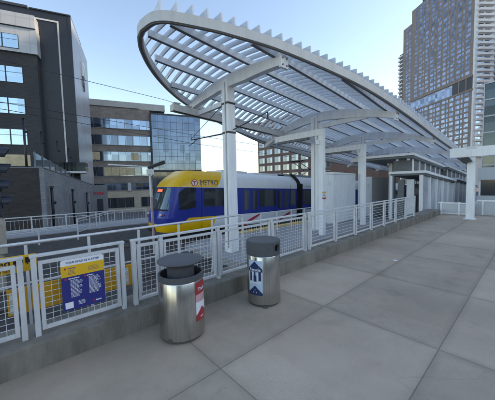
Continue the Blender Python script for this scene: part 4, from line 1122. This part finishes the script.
# hotel
ht = thing('hotel', 'dark hotel block with white trim line and bright windows at left', 'building', (7.2, 42.75, 0), AZ1)
q = MB(); q.box((-30, 0, -5), (-.302, 13.5, 24.45)); q.build('wall', M['hotelmetal'], ht)
q = MB(); q.box((-.30, -.002, -5), (0.02, 13.5, 24.4)); q.build('side_wall', M['hotelside'], ht)
q = MB(); q.box((-.30, -.08, -5), (-.001, -.004, 24.42)); q.build('corner_fin', M['hotelmetal'], ht)
q = MB(); q.box((-30, -1.05, -5), (-3.75, -.005, 18.3)); q.build('brick_bay', M['hotelbrick'], ht)
q = MB(); q.box((-30, -1.35, 18.35), (-3.55, -.005, 21.3)); q.build('white_bay', M['hotelwhite'], ht)
q = MB(); q.box((-30, -1.55, 21.36), (-3.60, -.005, 22.9)); q.build('white_parapet', M['hotelwhite'], ht)
q = MB(); q.box((-30, -1.45, 21.30), (-3.62, -.005, 21.36)); q.build('shadow_gap', M['towerdark'], ht)
q = MB(); q.box((-1.55, -.10, -5), (-1.38, -.002, 23.3)); q.box((-30, -.10, 23.3), (-1.38, -.002, 23.5)); q.build('white_trim', M['sash'], ht)
q = MB(); q.box((-30, -.15, 24.45), (-4.6, 8, 24.75)); q.box((-4.45, -.15, 24.45), (.02, 8, 24.6)); q.build('roof_coping', M['towerdark'], ht)
def hotel_window(x, z, w_=1.55, h_=1.85, y=-1.055):
    q = MB(); q.box((x - .06, y - .03, z - .06), (x + 2 * w_ + .2, y + .02, z + h_ + .06)); f0 = q.build('window', M['towerdark'], ht)
    for k_ in (0, 1):
        q = MB(); q.box((x + k_ * (w_ + .14), y - .045, z), (x + k_ * (w_ + .14) + w_, y - .031, z + h_)); q.build('pane', M['hotelglass'], f0)
        q = MB(); q.box((x + k_ * (w_ + .14), y - .05, z + h_ * .62), (x + k_ * (w_ + .14) + w_, y - .046, z + h_ * .65)); q.build('bar', M['towerdark'], f0)
for x in (-8.55, -14.4, -20.4):
    hotel_window(x + .1, 18.75, 1.45, 1.55, -1.36)
    for z in (14.75, 10.95, 7.15): hotel_window(x, z)
    q = MB(); q.box((x - .3, -1.08, 4.5), (x + 3.4, -1.04, 5.9)); q.build('lobby_window', M['warm'], ht)
q = MB(); q.box((-3.4, -2.4, 3.5), (1.0, -.1, 3.75)); q.build('balcony_slab', M['sash'], ht)
q = MB(); q.box((-3.4, -2.4, 3.75), (1.0, -2.36, 4.9)); q.box((.96, -2.355, 3.75), (1.0, -.1, 4.9)); q.build('balcony_glass', M['edgeglass'], ht)
q = MB(); q.box((-2.6, -.12, -.5), (.0, -.08, 3.3)); q.build('dark_recess', M['towerdark'], ht)
# illuminated-type emblem on the side wall
em = MB(); em.box((.02, 6.6, 19.2), (.28, 8.2, 21.4)); e0 = em.build('wall_emblem', M['signwhite'], ht, bevel=.05)
q = MB(); q.box((.281, 6.9, 19.4), (.30, 7.6, 20.9)); q.build('emblem_panel', mat('emblem_green', (.25, .50, .22), .5), e0)
q = MB()
for zz, yy in ((18.4, 7.0), (17.9, 7.7)):
    q.tube([(.12, yy + .45 * math.cos(2*PI*i/16), zz + .75 * math.sin(2*PI*i/16)) for i in range(17)], .07, 6)
q.build('emblem_loop', M['mullion'], e0)

# office block with glass wing
ofc = thing('office_building', 'brown-grey brick office block with ribbon windows and blue glass wing', 'building', (36.3, 58.2, 0), AZ1)
q = MB(); q.box((-44, 0, 1.0), (-11.75, 20, 19.3)); q.build('brick_wall', M['officebrick'], ofc)
q = MB(); q.box((-44, .05, -6), (-11.75, 20, 1.0)); q.build('stone_base', M['tan'], ofc)
q = MB(); q.box((-44, .6, 19.42), (-8.2, 18, 20.9)); q.build('parapet', M['parapet'], ofc)
q = MB(); q.box((-44, -.12, 19.3), (-14.0, 20, 19.42)); q.build('cornice', M['towerdark'], ofc)
bands = [(14.65, 16.8), (10.95, 13.15), (7.35, 9.5), (3.95, 6.05), (.75, 2.35)]
for bi, (z0, z1) in enumerate(bands):
    q = MB(); q.box((-44, -.05, z0), (-11.9, .02, z1)); bnd = q.build('window_band', M['officeglass'], ofc)
    q = MB()
    for i in range(21): x = -43.6 + i * 1.55; q.box((x - .04, -.09, z0), (x + .04, -.052, z1))
    q.box((-44, -.085, z1 - .08), (-11.9, -.053, z1 + .03)); q.box((-44, -.12, z0 - .12), (-11.9, -.053, z0 + .02))
    if bi == 4: q.box((-44, -.085, z0 + .72), (-11.9, -.053, z0 + .80))
    q.build('mullions', M['mullion'], bnd)
for a, b, z0, z1 in ((-27.6, -22.5, 7.6, 9.3), (-22, -15.5, 4.1, 5.9), (-16.2, -14.6, 7.6, 9.3)):
    q = MB(); q.box((a, -.0515, z0), (b, -.045, z1)); o_ = q.build('lit_blind', M['warm'], ofc); o_.location.y = -.006
for a, b in ((-28.5, -16.0), (-14.5, -12.5)):
    q = MB(); q.box((a, -.01, -3.3), (b, .04, -1.0)); lw_ = q.build('ground_window', M['shelterglass'], ofc)
    q = MB()
    for i in range(int((b - a) / 1.5) + 1): q.box((a + i * 1.5, -.04, -3.3), (a + i * 1.5 + .08, -.012, -1.0))
    q.build('mullions', M['mullion'], lw_)
for x in (-30.5, -17.2):
    q = MB(); q.box((x, -.35, .5), (x + .7, -.125, 2.4)); q.build('white_pier', M['sash'], ofc)
q = MB(); q.box((-11.5, -.6, 5.3), (0, 18, 18.3)); wg = q.build('glass_wing', M['wingglass'], ofc)
q = MB()
for i in range(9): x = -11.5 + i * 11.5 / 8; q.box((x - .035, -.66, 5.3), (x + .035, -.603, 18.3))
for i in range(9): z = 5.3 + i * 13 / 8; q.box((-11.5, -.65, z - .04), (0, -.604, z + .04))
q.build('mullions', M['mullion'], wg)
q = MB(); q.box((-11.75, -.75, 5.0), (-11.5, 18, 18.6)); q.box((-11.75, -.75, 18.3), (.15, 18, 18.62)); q.box((-11.75, -.7, 4.9), (.1, 18, 5.28)); q.build('dark_frame', M['towerdark'], ofc)
q = MB(); q.box((-11.7, .4, -6), (0, 18, 4.9)); q.build('recessed_base', M['shelterglass'], ofc)

# red brick office behind the train (front runs along -y)
ro = thing('red_brick_office', 'red brick office block with square windows behind the train', 'building', (82.7, 84.5, -6))
q = MB(); q.box((0, -52, 0), (18, 0, 34)); q.build('wall', M['redbrick'], ro)
wmesh = None
for i in range(9):
    for j in range(8):
        y = -.9 - j * 4.5 ; z = 2.2 + i * 3.45
        if wmesh is None:
            q = MB(); q.box((-.12, -3.3, 0), (.05, 0, 2.35)); w0 = q.build('window', M['sash'], ro); w0.location = (0, y, z); wmesh = w0
            q = MB(); q.box((-.15, -3.15, .12), (-.122, -1.72, 2.22)); q.box((-.15, -1.58, .12), (-.122, -.15, 2.22)); w1 = q.build('pane', M['brickglass'], w0)
        else:
            a = w0.copy(); col.objects.link(a); a.location = (0, y, z); b = w1.copy(); col.objects.link(b); b.parent = a

# tower
AZT = math.atan2(.82, .57)
tw = thing('apartment_tower', 'tall brown brick apartment tower with white balconies at right', 'building', (219.2, 30.4, -8), AZT)
# local x runs away to the left along the brick front (front faces +y local -> toward the viewer)
q = MB(); q.box((0, -26, 0), (52.5, 0, 145)); q.build('brick_wall', M['towerbrick'], tw)
q = MB(); q.box((52.5, -24, 0), (63, -.8, 136)); q.build('balcony_bay', M['towerbrick'], tw)
q = MB(); q.box((63, -22, 0), (69, -2.0, 118)); q.build('corner_bay', M['towerwhite'], tw)
q = MB(); q.box((26, -22, 145), (44, -2, 154)); q.build('penthouse', M['towerdark'], tw)
fl = 3.3
groups_ = []
x = 2.0
pat = [(2.9, 1.3), (1.2, .9), (2.9, 1.7)]
k_ = 0
while x < 49.5:
    w_, gap = pat[k_ % 3]; groups_.append((x, w_)); x += w_ + gap; k_ += 1
wins = []
for i in range(6, 43):
    z = 3 + i * fl
    for (x, w_) in groups_:
        if 62.5 < z < 73 : continue
        wins.append((abs(z - 90), x, w_, z))
wins = [w for w in wins]
lowest = [w for w in wins if w[1] < 14 and w[3] < 140][:96]
rest = [w for w in wins if w not in lowest]
for _, x, w_, z in lowest:
    q = MB(); q.box((x, -.1, z), (x + w_, .06, z + 2.05)); q.build('window', M['towerglass'], tw)
q = MB()
for _, x, w_, z in rest: q.box((x, -.1, z), (x + w_, .06, z + 2.05))
for i in range(6, 40):
    for x in (54, 57): q.box((x, -.9, 3 + i * fl), (x + 2.2, -.74, 5.2 + i * fl))
o_ = q.build('window', M['towerglass'], tw); o_['kind'] = 'stuff'
# sky-lobby band
q = MB(); q.box((14, -.1, 66), (52.4, .12, 72.6)); q.build('glass_band', M['towerglass'], tw)
q = MB(); q.box((-.2, -.3, 65.8), (14, .10, 73.2)); q.build('open_terrace', M['towerdark'], tw)
q = MB(); q.box((-.4, -.2, 73.2), (52.4, .5, 74.4)); q.box((-.4, -.2, 64.6), (52.4, .5, 65.8)); q.build('band_course', M['towerbrick'], tw)
for x in (3.5, 8.5): 
    q = MB(); q.box((x, -.2, 65.8), (x + .8, .3, 73.2)); q.build('terrace_column', M['towerbrick'], tw)
# balconies on left strip
q = MB()
for i in range(6, 35):
    z = 3 + i * fl; q.box((63.2, -2.2, z), (68.8, -.4, z + .3)); q.box((63.2, -.5, z + .3), (68.8, -.4, z + 1.2))
o_ = q.build('balcony', M['towerwhite'], tw)
q = MB()
for i in range(6, 35):
    z = 3 + i * fl; q.box((63.4, -2.05, z + 1.2), (68.6, -1.9, z + 2.9))
o_ = q.build('balcony_shade', M['towerdark'], tw)
# white balcony flank on the right side (faces -x local)
q = MB(); q.box((-1.2, -26, 0), (-.004, -.01, 145)); q.build('flank_wall', M['towerwhite'], tw)
for i in range(6, 43):
    z = 3 + i * fl
    for y0, y1 in ((-11.2, -1.2), (-24.6, -13.2)):
        q = MB(); q.hexa([(-3.4, y0, z), (-1.2, y0, z - .0), (-1.2, y1, z), (-2.6, y1, z)], [(-3.6, y0, z + 1.25), (-1.2, y0, z + 1.25), (-1.2, y1, z + 1.25), (-2.8, y1, z + 1.25)]); q.build('balcony', M['towerwhite'], tw)
q = MB()
for i in range(6, 43):
    z = 3 + i * fl
    for y0, y1 in ((-10.8, -6.5), (-5.2, -1.8), (-24.2, -19), (-18, -13.6)): q.box((-1.3, y0, z + 1.26), (-1.19, y1, z + 2.9))
o_ = q.build('balcony_glazing', M['officeglass'], tw); o_['kind'] = 'stuff'
# stepped glass volume right of the flank
q = MB(); q.box((-20, -60, 0), (10, -28, 96)); q.build('glass_annex', M['officeglass'], tw)

# ------------------------------------------------------------------ light, world, camera
sun_az, sun_el = R(-35), R(27)
wd_ = bpy.data.worlds.new('World'); scene.world = wd_; wd_.use_nodes = True
nt = wd_.node_tree; bg = nt.nodes['Background']
sky = nt.nodes.new('ShaderNodeTexSky'); sky.sky_type = 'NISHITA'; sky.sun_disc = False
sky.sun_elevation = sun_el; sky.sun_rotation = PI / 2 - sun_az; sky.air_density = 1.0; sky.dust_density = .4; sky.ozone_density = 3.0
nt.links.new(sky.outputs['Color'], bg.inputs['Color']); bg.inputs['Strength'].default_value = .15
sl = bpy.data.lights.new('sun', 'SUN'); sl.energy = 2.0; sl.angle = R(.5); sl.color = (1, .90, .78)
so = bpy.data.objects.new('sun', sl); col.objects.link(so)
d = Vector((math.cos(sun_az) * math.cos(sun_el), math.sin(sun_az) * math.cos(sun_el), math.sin(sun_el)))
so.rotation_euler = d.to_track_quat('Z', 'Y').to_euler(); so.location = d * 50 + Vector((0, 0, 30))

cam = bpy.data.cameras.new('camera'); cam.sensor_width = 36; cam.lens = 262 / 495 * 36; cam.clip_end = 6000; cam.clip_start = .05
co = bpy.data.objects.new('camera', cam); col.objects.link(co); scene.camera = co
Rm = Matrix(((0.7435333, 0.05999106, -0.66600248), (-0.66831554, 0.03294624, -0.74314796), (-0.02263996, 0.99765506, 0.06458958)))
co.matrix_world = Matrix.Translation((0, 0, 1.7)) @ Rm.to_4x4()
scene.view_settings.view_transform = 'Standard'; scene.view_settings.look = 'None'
scene.view_settings.exposure = 1.45;
scene.view_settings.use_white_balance = True; scene.view_settings.white_balance_temperature = 8400; scene.view_settings.white_balance_tint = 12; scene.view_settings.gamma = 1; scene.view_settings.use_curve_mapping = False
